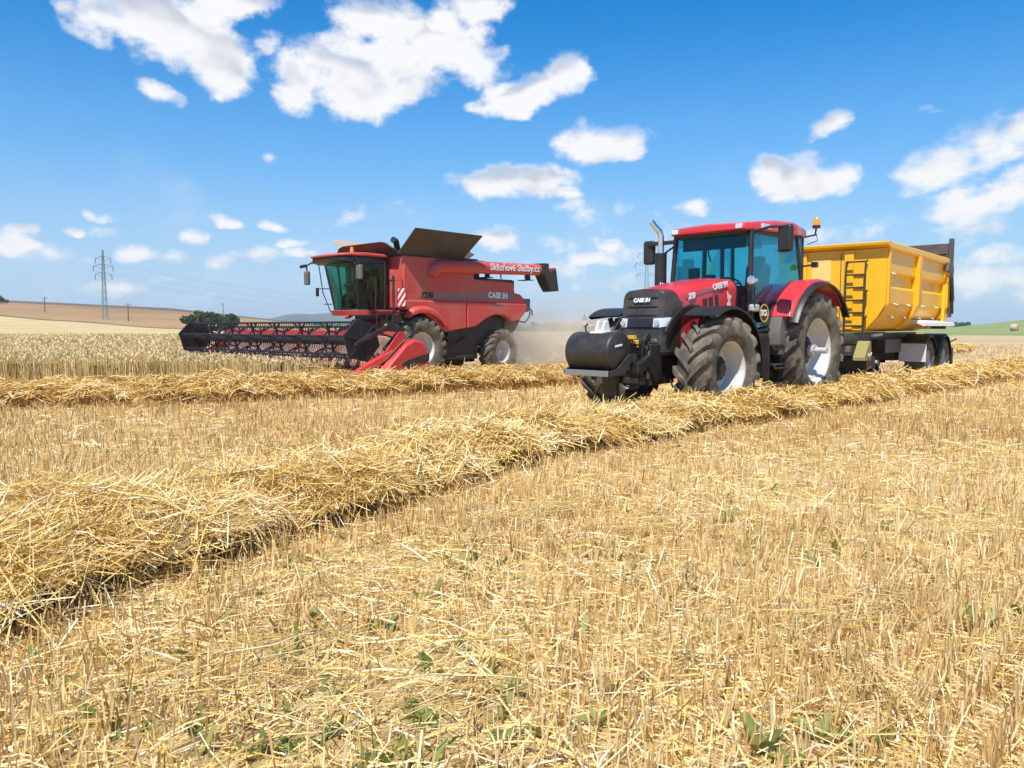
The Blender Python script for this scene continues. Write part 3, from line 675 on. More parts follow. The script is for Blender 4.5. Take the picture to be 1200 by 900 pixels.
    m=MB(); m.box((.75,0,1.32),(1.9,1.4,.10)); m.box((-.2,0,1.75),(.25,1.3,.85)); m.box((1.25,.66,1.18),(.75,.25,.34)); m.box((1.62,0,1.6),(.10,1.0,.5)); m.build('cab_floor',BLK,T,.02)
    pane('windscreen',[(1.70,.72,1.40),(1.62,.68,2.98),(1.62,-.68,2.98),(1.70,-.72,1.40)],GLASS,T)
    for s in (1,-1):
        pane('door_glass',[(1.66,s*.79,1.40),(1.02,s*.825,1.46),(.56,s*.825,2.06),(-.06,s*.80,2.27),(.02,s*.75,3.03),(1.58,s*.745,2.98)][::s],GLASS,T)
        pane('rear_side_glass',[(-.10,s*.80,2.28),(-.30,s*.71,2.24),(-.29,s*.71,3.02),(.0,s*.75,3.04)][::s],GLASS,T)
    pane('rear_glass',[(-.32,-.68,2.23),(-.30,-.68,3.02),(-.30,.68,3.02),(-.32,.68,2.23)],GLASS,T)
    # cab interior
    m=MB(); m.loft([[(x,y,z) for x,y in ((.05,-.24),(.55,-.25),(.55,.25),(.05,.24))] for z in (1.78,1.92)]); m.box((.02,0,2.25),(.13,.46,.68),Matrix.Rotation(R(-8),3,'Y')); m.box((-.03,0,2.66),(.09,.26,.18)); m.box((.3,0,1.58),(.35,.35,.4)); m.box((.45,-.38,2.02),(.55,.14,.10))
    m.build('seat',SEAT,T,.05,seg=3)
    m=MB(); m.lathe([(.185+.018*math.cos(q),.018*math.sin(q)) for q in [2*math.pi*i/8 for i in range(8)]],(0,0,0),'z',28,True); m.tube([(-.18,0,0),(.18,0,0)],.014); m.tube([(0,0,0),(0,.18,0)],.014); m.tube([(0,0,0),(0,0,-.7)],.04)
    o=m.build('steering_wheel',BLK,T); o.location=(.98,0,2.20); o.rotation_euler=(0,R(-32),0)
    m=MB(); m.box((1.28,0,1.72),(.35,.35,.85)); m.box((1.36,0,2.14),(.12,.5,.16)); m.box((.95,-.45,2.28),(.06,.22,.20)); m.tube([(.8,-.45,1.9),(.95,-.45,2.25)],.02); m.build('console',SEAT,T,.03)
    m=MB(); m.tube([(1.40,-.1,2.95),(1.35,-.25,2.75),(1.2,-.28,2.6)],.014); m.build('cab_cable',BLK,T)
    m=MB(); m.box((1.3,.25,2.88),(.1,.22,.08)); m.tube([(1.3,.25,2.9),(1.3,.25,3.0)],.012); m.build('cab_mirror',BLK,T,.01)
    m=MB(); m.box((.5,.2,2.9),(.15,.2,.12)); m.build('cab_speaker',BLK,T,.01)
    m=MB(); m.box((1.585,0,2.86),(.012,1.22,.20)); m.build('dark_band',SEAT,T,.003)  # added dark strip that dims the bright view through the top of the windscreen
    m=MB(); m.tube([(.60,-.80,1.5),(.62,-.77,3.0)],.05); m.box((1.35,-.52,2.35),(.07,.20,.26)); m.tube([(1.35,-.52,2.2),(1.4,-.5,1.7)],.02); m.tube([(.60,-.79,2.3),(1.35,-.52,2.3)],.015); m.build('monitor_post',SEAT,T,.008)
    # roof
    m=MB()
    def roof_sec(x,w,z0,z1,r): return rsec(x,w,z0,z1,r,4,.03,.02)
    m.loft([roof_sec(-.42,1.34,3.10,3.20,.05),roof_sec(-.36,1.50,3.07,3.23,.07),roof_sec(.2,1.66,3.06,3.29,.10),roof_sec(.85,1.66,3.05,3.26,.10),roof_sec(1.45,1.60,3.04,3.19,.07),roof_sec(1.78,1.46,3.03,3.15,.05),roof_sec(1.84,1.36,3.05,3.12,.03)]); rf=m.build('roof',RED,T,smooth=50)
    m=MB(); m.loft([rsec(-.36,1.42,2.99,3.065,.02),rsec(.3,1.58,2.99,3.065,.02),rsec(1.4,1.54,2.98,3.06,.02),rsec(1.74,1.40,2.98,3.05,.02)]); m.build('roof_underside',BLK,rf)
    for s in (1,-1):
        m=MB(); m.box((1.80,s*.60,3.09),(.10,.17,.085),Matrix.Rotation(R(-14*s),3,'Z')); m.build('roof_light',LENS,rf,.012)
        m=MB(); m.box((1.30,s*.815,3.11),(.26,.04,.09)); m.build('roof_side_light',LENS,rf,.01)
    m=MB(); m.tube([(-.15,.80,3.05),(-.22,.98,3.08),(-.22,1.0,3.22)],.018); m.cyl((-.22,1.0,0),.07,3.20,3.25,'z',16); m.tube([(-.22,1.0,3.1),(-.24,1.02,2.98),(-.2,.85,2.92)],.008); bp=m.build('beacon_bracket',BLK,T)
    m=MB(); m.lathe([(.001,3.40),(.035,3.39),(.055,3.36),(.060,3.26),(.062,3.25)],(-.22,1.0,0),'z',20); m.build('beacon',AMB,T)
    # mirrors
    m=MB(); m.box((1.52,1.28,2.86),(.12,.26,.44),Matrix.Rotation(R(-12),3,'Z')); mi=m.build('wing_mirror',BLK,T,.05,seg=4)
    m=MB(); m.tube([(1.62,.74,3.0),(1.60,1.05,3.06),(1.56,1.26,3.05)],.022); m.build('mirror_arm',BLK,mi)
    m=MB(); m.box((1.55,-1.36,2.80),(.12,.22,.44),Matrix.Rotation(R(12),3,'Z')); mi=m.build('wing_mirror',BLK,T,.05,seg=4)
    m=MB(); m.box((1.60,-1.04,2.95),(.07,.62,.07)); m.build('mirror_arm',BLK,mi,.01)
    m=MB(); m.tube([(1.66,-.76,2.86),(1.70,-.98,2.72),(1.74,-1.0,2.56),(1.78,-.98,2.2)],.018); m.build('grab_handle',BLK,T)
    m=MB(); m.tube([(1.74,.80,1.6),(1.80,.90,1.75),(1.80,.90,2.1)],.016); m.build('hand_rail',BLK,T)
    m=MB(); m.lathe([(.001,-.10),(.05,-.09),(.075,-.02),(.078,.05),(.07,.06),(.001,.065)],(1.86,.90,2.19),'x',20); m.build('work_lamp',CHROME,T)
    m=MB(); m.box((-.24,.98,2.55),(.09,.10,.10)); m.tube([(-.1,.8,2.52),(-.24,.95,2.55)],.018); m.build('rear_work_lamp',BLK,T,.015)
    # exhaust
    m=MB(); m.cyl((1.88,-.88,0),.105,2.0,2.74,'z',24); ex=m.build('exhaust',BLK,T,.01)
    m=MB(); m.tube([(1.88,-.88,2.72),(1.88,-.88,3.04),(1.90,-.90,3.12),(1.95,-.955,3.20),(2.0,-1.01,3.30)],[.054,.054,.054,.052,.050],18,False); m.tube([(1.88,-.88,2.72),(1.88,-.88,3.04),(1.90,-.90,3.12),(1.95,-.955,3.20),(2.0,-1.01,3.30)],[.047]*5,18,False); m.build('exhaust_pipe',CHROME,ex)
    # rear mudguards
    for s in (1,-1):
        m=MB(); m.arc((-.08,1.01),1.27,s*.74,s*1.19,28,140,.03,26,.03); fm=m.build('rear_mudguard',RED,T,.01)
        m=MB(); m.arc((-.08,1.01),1.225,s*1.14,s*1.29,24,150,.025,26,.0); m.build('mudguard_lip',BLK,fm)
        m=MB(); m.prism([(1.05,1.60),(.86,1.60),(.80,1.25),(.95,.95),(1.12,.95),(1.14,1.35)],'y',s*.74,s*1.02); m.build('mudguard_skirt',GREY,fm,.02)
    # tank, steps, battery box
    m=MB(); m.prism([(1.15,1.32),(1.75,1.32),(1.78,.62),(1.25,.55)],'y',.50,.86); m.build('fuel_tank',BLK,T,.04,seg=3)
    m=MB(); m.prism([(1.15,1.32),(1.75,1.32),(1.78,.62),(1.25,.55)],'y',-.86,-.50); m.build('battery_box',BLK,T,.04,seg=3)
    m=MB()
    for z,y in ((.48,1.0),(.80,.97),(1.12,.94)):
        m.box((1.20,y,z),(.40,.20,.03)); m.tube([(1.0,y+.09,z),(1.0,y+.12,z-.06),(1.4,y+.12,z-.06),(1.4,y+.09,z)],.016)
    for x in (1.0,1.4): m.box((x,.93,.85),(.03,.10,.80))
    m.build('step',BMET,T,.006)
    m=MB(); m.cyl((1.68,0,0),.075,.8,1.3,'z',16); o=m.build('filter_canister',SILV,T); o.location=(0,.80,.0)
    m=MB(); m.box((1.72,.86,1.74),(.22,.10,.12)); m.build('wiper_motor',SILV,T,.03)
    # speed sign
    m=MB(); m.cyl((1.35,0,1.66),.155,.835,.845,'y',32); sg=m.build('speed_sign',BLK,T)
    m=MB(); m.lathe([(.155,.847),(.155,.852),(.132,.852),(.132,.847)],(1.35,0,1.66),'y',32,True); m.build('sign_ring',YP,sg)
    text('S65',.14,frame((1.35,.849,1.66),(-1,0,0),(0,0,1)),DEC,sg,bold=.004)
    # front linkage
    m=MB()
    m.box((3.78,0,.98),(.30,.70,.45)); m.box((3.80,.36,.86),(.30,.06,.62)); m.box((3.80,-.36,.86),(.30,.06,.62)); m.box((3.76,0,.60),(.24,.70,.10))
    lk=m.build('front_linkage',BMET,T,.015)
    for s in (1,-1):
        m=MB(); m.prism([(3.70,.62),(3.78,.78),(4.05,1.02),(4.32,.86),(4.30,.76),(4.05,.84),(3.86,.60)],'y',s*.36,s*.45); m.box((4.28,s*.40,.83),(.16,.13,.16)); m.build('lift_arm',BLK,lk,.015)
        m=MB(); m.cyl((4.02,0,0),.05,.45,.95,'z',14); o=m.build('lift_cylinder',BMET,lk); o.location=(-.1,s*.27,.1)
    m=MB(); m.tube([(3.86,0,1.18),(4.30,-.0,1.33)],.028); m.tube([(3.95,0,1.21),(4.2,0,1.295)],.045); m.box((4.34,0,1.345),(.14,.08,.08)); m.build('top_link',GREY,lk,.008)
    for q,z_ in ((.20,1.20),(.08,1.27)):
        m=MB(); m.box((4.0,q,z_),(.09,.12,.06)); m.cyl((4.0,q,z_-.08),.028,0,.1,'z',10); m.build('coupling_cap',YP,lk,.01)
    for q in (-.28,.28):
        m=MB(); m.prism([(3.82,.70),(4.02,.70),(4.02,1.22),(3.90,1.34),(3.82,1.30)],'y',q-.025,q+.025); m.build('side_plate',BMET,lk,.008)
        for zz in (.80,1.12):
            m=MB(); m.cyl((3.96,0,zz),.032,q-.06,q+.06,'y',12); m.build('pin',STEEL,lk)
    for q in (.36,-.36):
        m=MB(); m.box((3.965,q,.86),(.02,.045,.42)); m.build('worn_edge',STEEL,lk,.004)
    m=MB()
    rn=random.Random(5)
    for k in range(7):
        y=.05+.05*k; z=.95+rn.random()*.2; m.tube([(3.9,y,z+.12),(4.02+.1*rn.random(),y+.03,z+.1),(4.05,y+.02,z-.15),(3.92,y-.02,z-.35)],.012,6)
    m.build('hose',BLK,lk)
    m=MB(); m.tube([(3.5,.44,.62),(3.55,.52,.52),(3.25,.52,.52),(3.2,.44,.6)],.016); m.build('tow_loop',BMET,T)
    # rear hitch
    m=MB(); m.box((-.85,0,.75),(.7,.35,.45)); m.box((-1.2,0,.52),(.35,.14,.08)); m.box((-1.0,.4,.7),(.8,.08,.1)); m.box((-1.0,-.4,.7),(.8,.08,.1)); m.build('rear_hitch',BMET,T,.012)
    m=MB(); m.box((-.34,0,1.80),(.06,1.2,.5)); m.build('rear_wall',BLK,T,.01)
    return T
TRAC=make_tractor()
def make_ballast():
    B=empty('front_ballast',TRAC.matrix_basis@Vector((4.62,0,0)),heading(R(45.5)),1.0135)
    B.location=Matrix.LocRotScale(TRAC.location,TRAC.rotation_euler,TRAC.scale)@Vector((4.62,0,0))
    tag(B,'black drum ballast weight carried on the front linkage of the red tractor','ballast weight')
    m=MB(); m.lathe([(.001,-.48),(.27,-.48),(.295,-.46),(.30,-.44),(.30,.30),(.295,.32),(.27,.34),(.001,.34)],(0,0,1.06),'y',40); m.build('drum',BMET,B,smooth=50)
    m=MB(); m.prism([(.26,.74),(.27,.80),(.16,.80),(-.05,.755),(-.3,.76),(-.3,.72),(.10,.72)],'y',-.47,.33); pl=m.build('carrier_plate',BMET,B,.01)
    m=MB(); m.box((.275,-.07,.762),(.02,.82,.085)); m.build('front_strip',STEEL,pl,.006)
    for s,yb in ((1,.36),(-1,.49)):
        m=MB(); m.prism([(.27,.73),(.27,.80),(.10,.84),(-.16,1.04),(-.32,1.04),(-.32,.92),(-.2,.90),(-.05,.73)],'y',s*yb,s*(yb+.025)); m.build('side_bracket',BMET,B,.008)
    m=MB(); m.box((.05,.347,1.16),(.16,.014,.03),Matrix.Rotation(R(8),3,'Y')); m.build('handle_bar',WHITE,B,.004)
    m=MB()
    for y in (-.06,.06): m.prism([(-.12,1.33),(.10,1.33),(.02,1.52),(-.05,1.52)],'y',y-.02,y+.02)
    m.box((-.01,0,1.345),(.32,.24,.03)); m.build('mast',WHITE,B,.01)
    m=MB(); m.tube([(.0,-.30,1.35),(.0,-.32,1.44),(.02,-.26,1.47)],.014); m.build('lifting_eye',BMET,B)
    m=MB(); m.box((-.36,0,.92),(.08,.70,.16)); m.prism([(-.12,.72),(-.22,.72),(-.24,.40),(-.16,.40)],'y',-.10,.16); m.build('hitch_frame',BMET,B,.012)
make_ballast()

# ------------------------------------------------------------------ tipping trailer
def make_trailer():
    T=empty('tipping_trailer',(7.35,17.8,0),heading(R(41)),.98)
    tag(T,'yellow half-pipe tipping trailer with ladder hitched behind the red tractor','trailer')
    Lb=5.75
    # body: profile of the wall (y,z) from the top rail down to the floor
    prof=[(1.20,3.22),(1.20,2.72),(1.12,2.66),(1.12,2.42),(1.18,2.36),(1.17,2.02),(1.02,1.74),(.74,1.44),(.4,1.36)]
    full=prof+[(-y,z) for y,z in prof[::-1]]
    inn=[(y-.035 if y>0 else y+.035,z+(.035 if z<2.0 else 0)) for y,z in full]
    m=MB()
    loop=full+inn[::-1]
    m.loft([[(x,y,z) for y,z in loop] for x in (-.02,-Lb)]); bd=m.build('body',YEL,T,.006,smooth=25)
    # front wall, following the same outline
    m=MB(); fo=[(1.22,3.24),(1.22,2.0),(1.05,1.70),(.78,1.40),(-.78,1.40),(-1.05,1.70),(-1.22,2.0),(-1.22,3.24)]
    m.loft([[(x,y,z) for y,z in fo] for x in (.0,.05)]); fw=m.build('front_wall',YEL,T,.006)
    m=MB(); m.loft([[(x,y,z) for x,z in ((.0,3.24),(.22,3.30),(.24,3.37),(.02,3.40),(-.06,3.38))] for y in (-1.29,1.29)]); m.build('front_lip',YEL,fw,.012)
    m=MB(); m.box((.085,.42,2.32),(.07,.20,1.80)); m.box((.085,-.62,2.32),(.07,.14,1.80)); m.build('front_post',YEL,fw,.01)
    m=MB(); m.box((.058,.225,2.32),(.012,.012,1.7)); m.build('seam',BMET,fw)
    # perforated window: one plate, the holes are a pattern in its sheet
    pm=mat('perforation',(.75,.68,.45),.6); t=NT(pm.node_tree); sp=t.new('ShaderNodeSeparateXYZ'); t.l.new(t.new('ShaderNodeTexCoord').outputs['Object'],sp.inputs[0])
    v=t.m('MULTIPLY',sp.outputs[2],21); row=t.m('FLOOR',v); u=t.m('MULTIPLY_ADD',row,.5,t.m('MULTIPLY',sp.outputs[1],23))
    du=t.m('SUBTRACT',t.m('FRACT',u),.5); dv=t.m('SUBTRACT',t.m('FRACT',v),.5); d=t.m('ADD',t.m('MULTIPLY',du,du),t.m('MULTIPLY',dv,dv))
    t.put(t.n['Principled BSDF'].inputs['Base Color'],t.mix(t.m('LESS_THAN',d,.085),(.88,.47,.003),(.88,.84,.66)))
    m=MB(); m.box((.056,-.22,2.80),(.008,.44,.50)); m.build('perforated_window',pm,fw,smooth=0)
    # ribs + rails
    for x in (-.06,-2.62,-Lb+.06):
        for s in (1,-1):
            m=MB(); pr=[(1.30,3.22),(1.30,2.05),(1.12,1.70),(.80,1.42),(.70,1.48),(.98,1.74),(1.10,2.05),(1.14,3.22)] if x<-1 else [(1.27,3.22),(1.27,2.02),(1.08,1.70),(.78,1.41),(.70,1.46),(.98,1.74),(1.10,2.05),(1.14,3.22)]
            wdt=.13 if x<-1 else .05
            m.loft([[(xx,s*y,z) for y,z in pr] for xx in (x-wdt,x+wdt)]); m.build('rib',YEL,bd,.01)
    for s in (1,-1):
        m=MB(); m.loft([[(x,s*y,z) for y,z in ((1.14,3.22),(1.24,3.20),(1.28,3.25),(1.28,3.37),(1.26,3.39),(1.16,3.39))] for x in (.02,-Lb-.05)]); m.build('top_rail',YEL,bd,.012)
        m=MB(); m.prism([(-Lb-.12,1.50),(-Lb+.35,1.62),(-Lb+.25,2.4),(-Lb+.10,3.1),(-Lb-.12,3.2)],'y',s*1.17,s*1.25); m.build('rear_corner',YEL,bd,.02)
    # small fittings on the wall
    for x in (-.8,-1.9,-3.3,-4.7):
        m=MB(); m.tube([(x,1.165,2.02),(x,1.25,1.99),(x-.05,1.24,1.93)],.012); m.build('tarp_hook',SILV,bd)
        m=MB(); m.tube([(x-.1,1.02,1.72),(x-.1,1.13,1.70),(x-.16,1.12,1.64)],.013); m.build('tarp_hook',SILV,bd)
    m=MB(); m.tube([(-.42,1.19,2.72),(-.42,1.27,2.68),(-.5,1.25,2.6)],.016); m.build('tarp_hook',SILV,bd)
    # tailgate
    m=MB(); m.box((-Lb-.20,0,2.62),(.10,2.42,2.40)); m.box((-Lb-.27,0,3.45),(.05,2.30,.10)); m.box((-Lb-.27,0,2.9),(.05,2.30,.10)); m.box((-Lb-.14,0,3.55),(.05,2.34,.05))
    tg=m.build('tailgate',DGREY,T,.012)
    for s in (1,-1):
        m=MB(); m.box((-Lb-.20,s*1.27,2.85),(.20,.10,2.20)); m.build('tailgate_post',DGREY,tg,.015)
        m=MB(); m.prism([(-Lb+.42,3.02),(-Lb+.30,3.20),(-Lb-.15,3.32),(-Lb-.34,3.12),(-Lb-.30,2.7),(-Lb-.12,2.65),(-Lb-.05,2.95)],'y',s*1.27,s*1.33); m.build('hinge_plate',DGREY,tg,.015)
        m=MB(); m.tube([(-Lb+.10,s*1.36,2.85),(-Lb-.12,s*1.36,2.2)],.05); m.tube([(-Lb-.12,s*1.36,2.2),(-Lb-.2,s*1.36,1.85)],.028); m.build('tailgate_ram',BMET,tg)
        m=MB(); m.tube([(-Lb+.3,s*1.33,2.9),(-Lb+.15,s*1.42,2.6),(-Lb+.05,s*1.40,2.3),(-Lb-.05,s*1.34,1.9)],.018,6); m.build('hose',BMET,tg)
    # ladder
    m=MB(); yl,yr=.40,.82
    for y in (yl,yr): m.tube([(.10,y,2.98),(.22,y,2.95),(.24,y,2.8),(.26,y,1.10)],.022,8)
    for z in (2.95,2.66,2.37,2.08,1.80,1.50): m.tube([(.24,yl,z),(.24,yr,z)],.020,8)
    m.tube([(.1,yr,2.30),(.26,yr+.06,2.30),(.26,yr,2.2)],.018); m.tube([(.1,yr,1.72),(.26,yr+.06,1.72),(.26,yr,1.62)],.018); m.build('ladder',BMET,T)
    # chassis, drawbar
    m=MB()
    for s in (1,-1): m.box((-2.6,s*.42,1.20),(6.4,.14,.26))
    for x in (.4,-1.2,-3.3,-5.2): m.box((x,0,1.18),(.16,.9,.2))
    m.box((-5.25,0,.72),(2.9,.9,.30)); m.box((.0,0,.95),(1.3,.85,.22)); m.box((-2.3,.55,1.0),(1.4,.5,.34)); m.box((-1.0,.3,.62),(.7,.7,.3)); ch=m.build('chassis',BMET,T,.015)
    m=MB(); m.loft([[(x,y*w,z+dz) for y,dz in ((-1,-.11),(1,-.11),(1,.11),(-1,.11))] for x,w,z in ((.5,.36,1.02),(1.4,.16,.82),(2.55,.08,.56))]); m.box((2.72,0,.55),(.35,.10,.09)); m.build('drawbar',BMET,T,.015)
    m=MB(); m.cyl((.55,.55,1.22),.13,-.35,.5,'x',18); m.build('air_tank',BMET,ch)
    m=MB(); m.box((.75,.66,.98),(.18,.10,.14)); m.build('valve_block',GREY,ch,.02)
    m=MB(); m.prism([(.10,.72),(.62,.72),(.62,.80),(.30,1.16),(.18,1.16)],'y',.72,.98); m.build('wheel_chock',OLIVE,ch,.015)
    m=MB(); m.box((.22,.995,.86),(.10,.012,.06),Matrix.Rotation(R(25),3,'Y')); m.box((.36,.995,.84),(.10,.012,.06),Matrix.Rotation(R(-25),3,'Y')); m.build('chock_marking',WHITE,ch)
    m=MB(); m.box((.7,-.2,.45),(.14,.14,.85)); m.box((.7,-.2,.06),(.3,.3,.05)); m.build('parking_leg',BMET,T,.01)
    m=MB(); m.tube([(-.5,.80,1.28),(-1.1,.84,1.30)],.035); m.build('ram',SILV,ch)
    # tandem wheels and guards
    for x in (-4.36,-6.12):
        for s in (1,-1): ag_wheel('wheel',T,(x,.93*s,.57),.575,.50,.30,20,s,RIMG,.09,SILV,0,.022,0,8)
    for x in (-4.36,-6.12):
        for s in (1,-1):
            m=MB(); m.arc((x,.57),.72,s*.60,s*1.22,8,150 if x>-5 else 172,.02,18,.03); m.build('mudguard',BLK,T,.006)
    for s in (1,-1):
        m=MB(); m.box((-3.66,s*.92,.80),(.03,.66,.48),Matrix.Rotation(R(-3),3,'Y')); m.build('mud_flap',GREYTARP,T,.006)
        m=MB(); m.tube([(-3.64,s*.56,1.07),(-3.64,s*1.27,1.07)],.018,8); m.build('flap_bar',BMET,T)
        m=MB(); m.box((-6.88,s*.92,.62),(.03,.62,.50)); m.build('rear_flap',BMET,T,.006)
        m=MB(); m.loft([[(x,s*y,z) for y,z in ((.78,1.50),(1.05,1.66),(1.34,1.60),(1.36,1.50),(1.33,1.50),(1.05,1.63))] for x in (-2.85,-Lb-.55)]); m.build('side_shield',WHITE,T,.006)
    m=MB(); m.box((-6.95,0,1.0),(.14,2.2,.16)); m.tube([(-6.9,.9,.95),(-7.3,1.1,1.05),(-7.7,1.15,1.12)],.02); m.build('rear_bumper',BMET,T,.01)
make_trailer()

# ------------------------------------------------------------------ combine harvester
def make_combine():
    C=empty('combine_harvester',(-3.63,22.7,0),heading(R(43)),.93)
    tag(C,'dusty red combine harvester with open grain tank cutting the standing wheat','combine harvester')
    for s in (1,-1):
        ag_wheel('front_wheel',C,(-.06,1.27*s,.90),.96,.68,.50,20,s,RIMW,.16,SILV,0,.05)
        ag_wheel('rear_wheel',C,(-3.72,1.22*s,.72),.77,.54,.37,18,s,RIMW,.12,SILV,0,.05,R(4))
    # core
    m=MB(); m.box((-1.7,0,1.95),(4.3,2.40,1.9)); m.box((-.06,0,.95),(.5,2.0,.4)); m.box((-3.72,0,.75),(.25,2.0,.22)); m.box((-2.0,.9,.95),(1.6,.5,.9)); m.box((-2.0,-.9,.95),(1.6,.5,.9)); m.box((-2.9,0,1.4),(2.6,1.6,1.0)); m.box((-1.9,0,.62),(2.6,1.2,.5))
    m.build('chassis',BMET,C,.02)
    m=MB(); m.box((-1.55,1.30,.62),(1.3,.06,.06)); m.box((-1.2,1.30,.75),(.06,.06,.5)); m.tube([(-.95,1.35,.55),(-2.4,1.35,.62)],.03); m.tube([(-1.1,1.32,1.3),(-1.6,1.36,1.0),(-2.2,1.3,1.25)],.03); m.box((-1.7,1.22,1.25),(.7,.08,.4)); m.build('guard_rail',BMET,C,.01)
    # side panels
    fp=[(.62,2.07),(.64,2.62),(.52,2.74),(.06,2.92),(-.83,3.05),(-1.95,3.12),(-1.95,1.52),(-1.0,1.40),(-.78,1.56),(-.55,1.74),(-.2,1.95),(.15,2.05)]
    rp=[(-1.99,3.12),(-4.19,3.08),(-4.31,2.72),(-4.58,2.68),(-4.85,2.50),(-4.85,2.12),(-4.52,1.82),(-4.10,1.72),(-3.95,1.84),(-3.65,1.96),(-3.25,1.96),(-2.9,1.86),(-2.6,1.70),(-2.38,1.58),(-1.99,1.52)]
    for s in (1,-1):
        for nm,o in (('side_panel',fp),('side_panel',rp)):
            m=MB(); m.prism(o,'y',s*1.26,s*1.47); p=m.build(nm,CRED,C,.05,seg=4)
            # lower belly bulges past the belt line
            lo=[(x,min(z,2.36+(.0 if nm else 0))) for x,z in o]
            lo2=[]; 
            for q in lo:
                if not lo2 or (abs(q[0]-lo2[-1][0])+abs(q[1]-lo2[-1][1]))>.02: lo2.append(q)
            m=MB(); m.prism(lo2,'y',s*1.40,s*1.535); m.build('lower_panel',CRED,p,.045,seg=4)
        m=MB(); m.prism([(.02,2.44),(-1.94,2.47),(-1.94,2.63),(-.3,2.58)],'y',s*1.468,s*1.478); m.build('side_stripe',DECG,C)
        m=MB(); m.prism([(-2.0,2.47),(-4.22,2.50),(-4.28,2.70),(-2.0,2.63)],'y',s*1.468,s*1.478); m.build('side_stripe',DECG,C)
        # wheel-arch flares
        m=MB(); c=(-.06,.90); secs=[]
        for i in range(17):
            q=R(58+(143-58)*i/16); f=lambda r,y:(c[0]+r*math.cos(q),s*y,c[1]+r*math.sin(q)); tk=.16*min(1,i/3+.15)
            secs.append([f(1.08,1.40),f(1.14+tk,1.40),f(1.14+tk,1.54),f(1.10+tk*.6,1.66),f(1.08,1.66)])
        m.loft(secs); m.build('wheel_arch',CRED,C,.02)
        text('CASE IH',.26,frame((-3.45,s*1.482,2.60),(-s,0,-.02),(0,0,1)),DEC,C,bold=.01)
        text('AXIAL-FLOW',.09,frame((-3.45,s*1.54,2.30),(-s,0,-.02),(0,0,1)),DECG,C)
        text('7230',.24,frame((-.32,s*1.482,2.52),(-s,0,0),(0,0,1)),BLK,C,bold=.008,shear=.15)
        m=MB(); m.box((-.55,s*1.48,3.2),(.03,.02,.2))
    # rear hood / chopper
    m=MB(); m.prism([(-4.5,2.65),(-5.05,2.6),(-5.1,2.2),(-4.8,1.6),(-4.4,1.2),(-3.9,1.1)],'y',-1.15,1.15); m.build('straw_chopper',BMET,C,.03)
    m=MB(); m.prism([(-4.84,2.54),(-5.12,2.54),(-5.1,2.12),(-4.9,2.06)],'y',1.05,1.45); m.build('rear_lamp_box',GREY,C,.02)
    m=MB(); m.tube([(-4.5,1.42,1.75),(-4.85,1.45,1.72),(-5.05,1.45,1.9),(-5.1,1.45,2.1)],.03); m.tube([(-5.1,1.44,2.2),(-5.22,1.44,2.1),(-5.22,1.44,1.95)],.025); m.build('rear_rail',BMET,C)
    m=MB(); m.box((-3.3,0,3.0),(2.2,2.5,.35)); m.box((-2.6,0,3.25),(.7,2.2,.3)); m.tube([(-2.6,1.1,3.4),(-2.7,1.1,3.75),(-3.9,1.1,3.7),(-4.0,1.1,3.2)],.025); m.tube([(-2.6,-1.1,3.4),(-2.7,-1.1,3.75),(-3.9,-1.1,3.7),(-4.0,-1.1,3.2)],.025); m.box((-4.3,1.15,2.95),(.16,.4,.4)); m.build('engine_deck',BMET,C,.03)
    # grain tank
    m=MB(); m.loft([[(x,y*k,z) for x,y in ((.60,-1.49),(.60,1.49),(-2.35,1.49),(-2.35,-1.49))] for z,k in ((2.1,.97),(2.9,1.0),(3.70,1.0))]); gt=m.build('grain_tank',CRED,C,.07,seg=4)
    m=MB(); m.prism([(-.28,3.02),(-.36,3.66),(-2.2,3.66),(-1.95,3.16)],'y',1.47,1.50); m.build('tank_recess',CRED,gt,.004)
    m=MB(); m.box((.62,.98,3.1),(.03,.24,.26)); m.build('tank_hatch',CRED,gt,.02)
    m=MB(); m.box((-.9,0,3.72),(3.1,3.05,.06)); m.build('tank_rim',BMET,gt,.01)
    def lid(pts,mt,th=.035):
        m=MB(); p=[Vector(q) for q in pts]; n=(p[1]-p[0]).cross(p[-1]-p[0]).normalized()*th
        m.add(p+[q+n for q in p],[list(range(4))[::-1],[4,5,6,7]]+[(i,(i+1)%4,4+(i+1)%4,4+i) for i in range(4)]); return m.build('tank_lid',mt,C,.008)
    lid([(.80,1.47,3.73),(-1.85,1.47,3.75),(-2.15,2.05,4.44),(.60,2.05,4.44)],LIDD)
    lid([(.62,-1.47,3.72),(-2.05,-1.47,3.72),(-2.42,-2.05,4.36),(.66,-2.05,4.42)][::-1],TAN)
    m=MB(); secs=[]
    for i in range(13):
        y=-1.42+2.84*i/12; b=min(1,(1-(abs(y)/1.5)**2)*2.2); secs.append([(.66,y,3.74),(.92+.12*b,y,3.80+.26*b),(.89+.12*b,y,3.82+.26*b),(.62,y,3.76)])
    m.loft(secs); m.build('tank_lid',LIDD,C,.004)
    m=MB(); secs=[]
    for i in range(13):
        y=-1.42+2.84*i/12; b=(1-(y/1.5)**2); secs.append([(-2.12,y,3.74),(-2.4-.12*b,y,3.80+.36*b**.6),(-2.37-.12*b,y,3.82+.36*b**.6),(-2.08,y,3.76)])
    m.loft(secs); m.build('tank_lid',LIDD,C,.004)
    m=MB(); m.cyl((-.4,0,0),.13,3.3,4.0,'z',14); m.tube([(-.4,0,3.95),(-.2,.15,4.25),(-.05,.2,4.28)],.10,10); m.build('fill_auger',BMET,gt)
    # unloading auger
    m=MB(); m.tube([(-.55,1.40,3.15),(-.60,1.46,3.33),(-.78,1.54,3.42),(-1.1,1.58,3.44),(-5.55,1.58,3.56)],[.22,.22,.215,.205,.195],24); ua=m.build('unloading_auger',CRED,C,smooth=60)
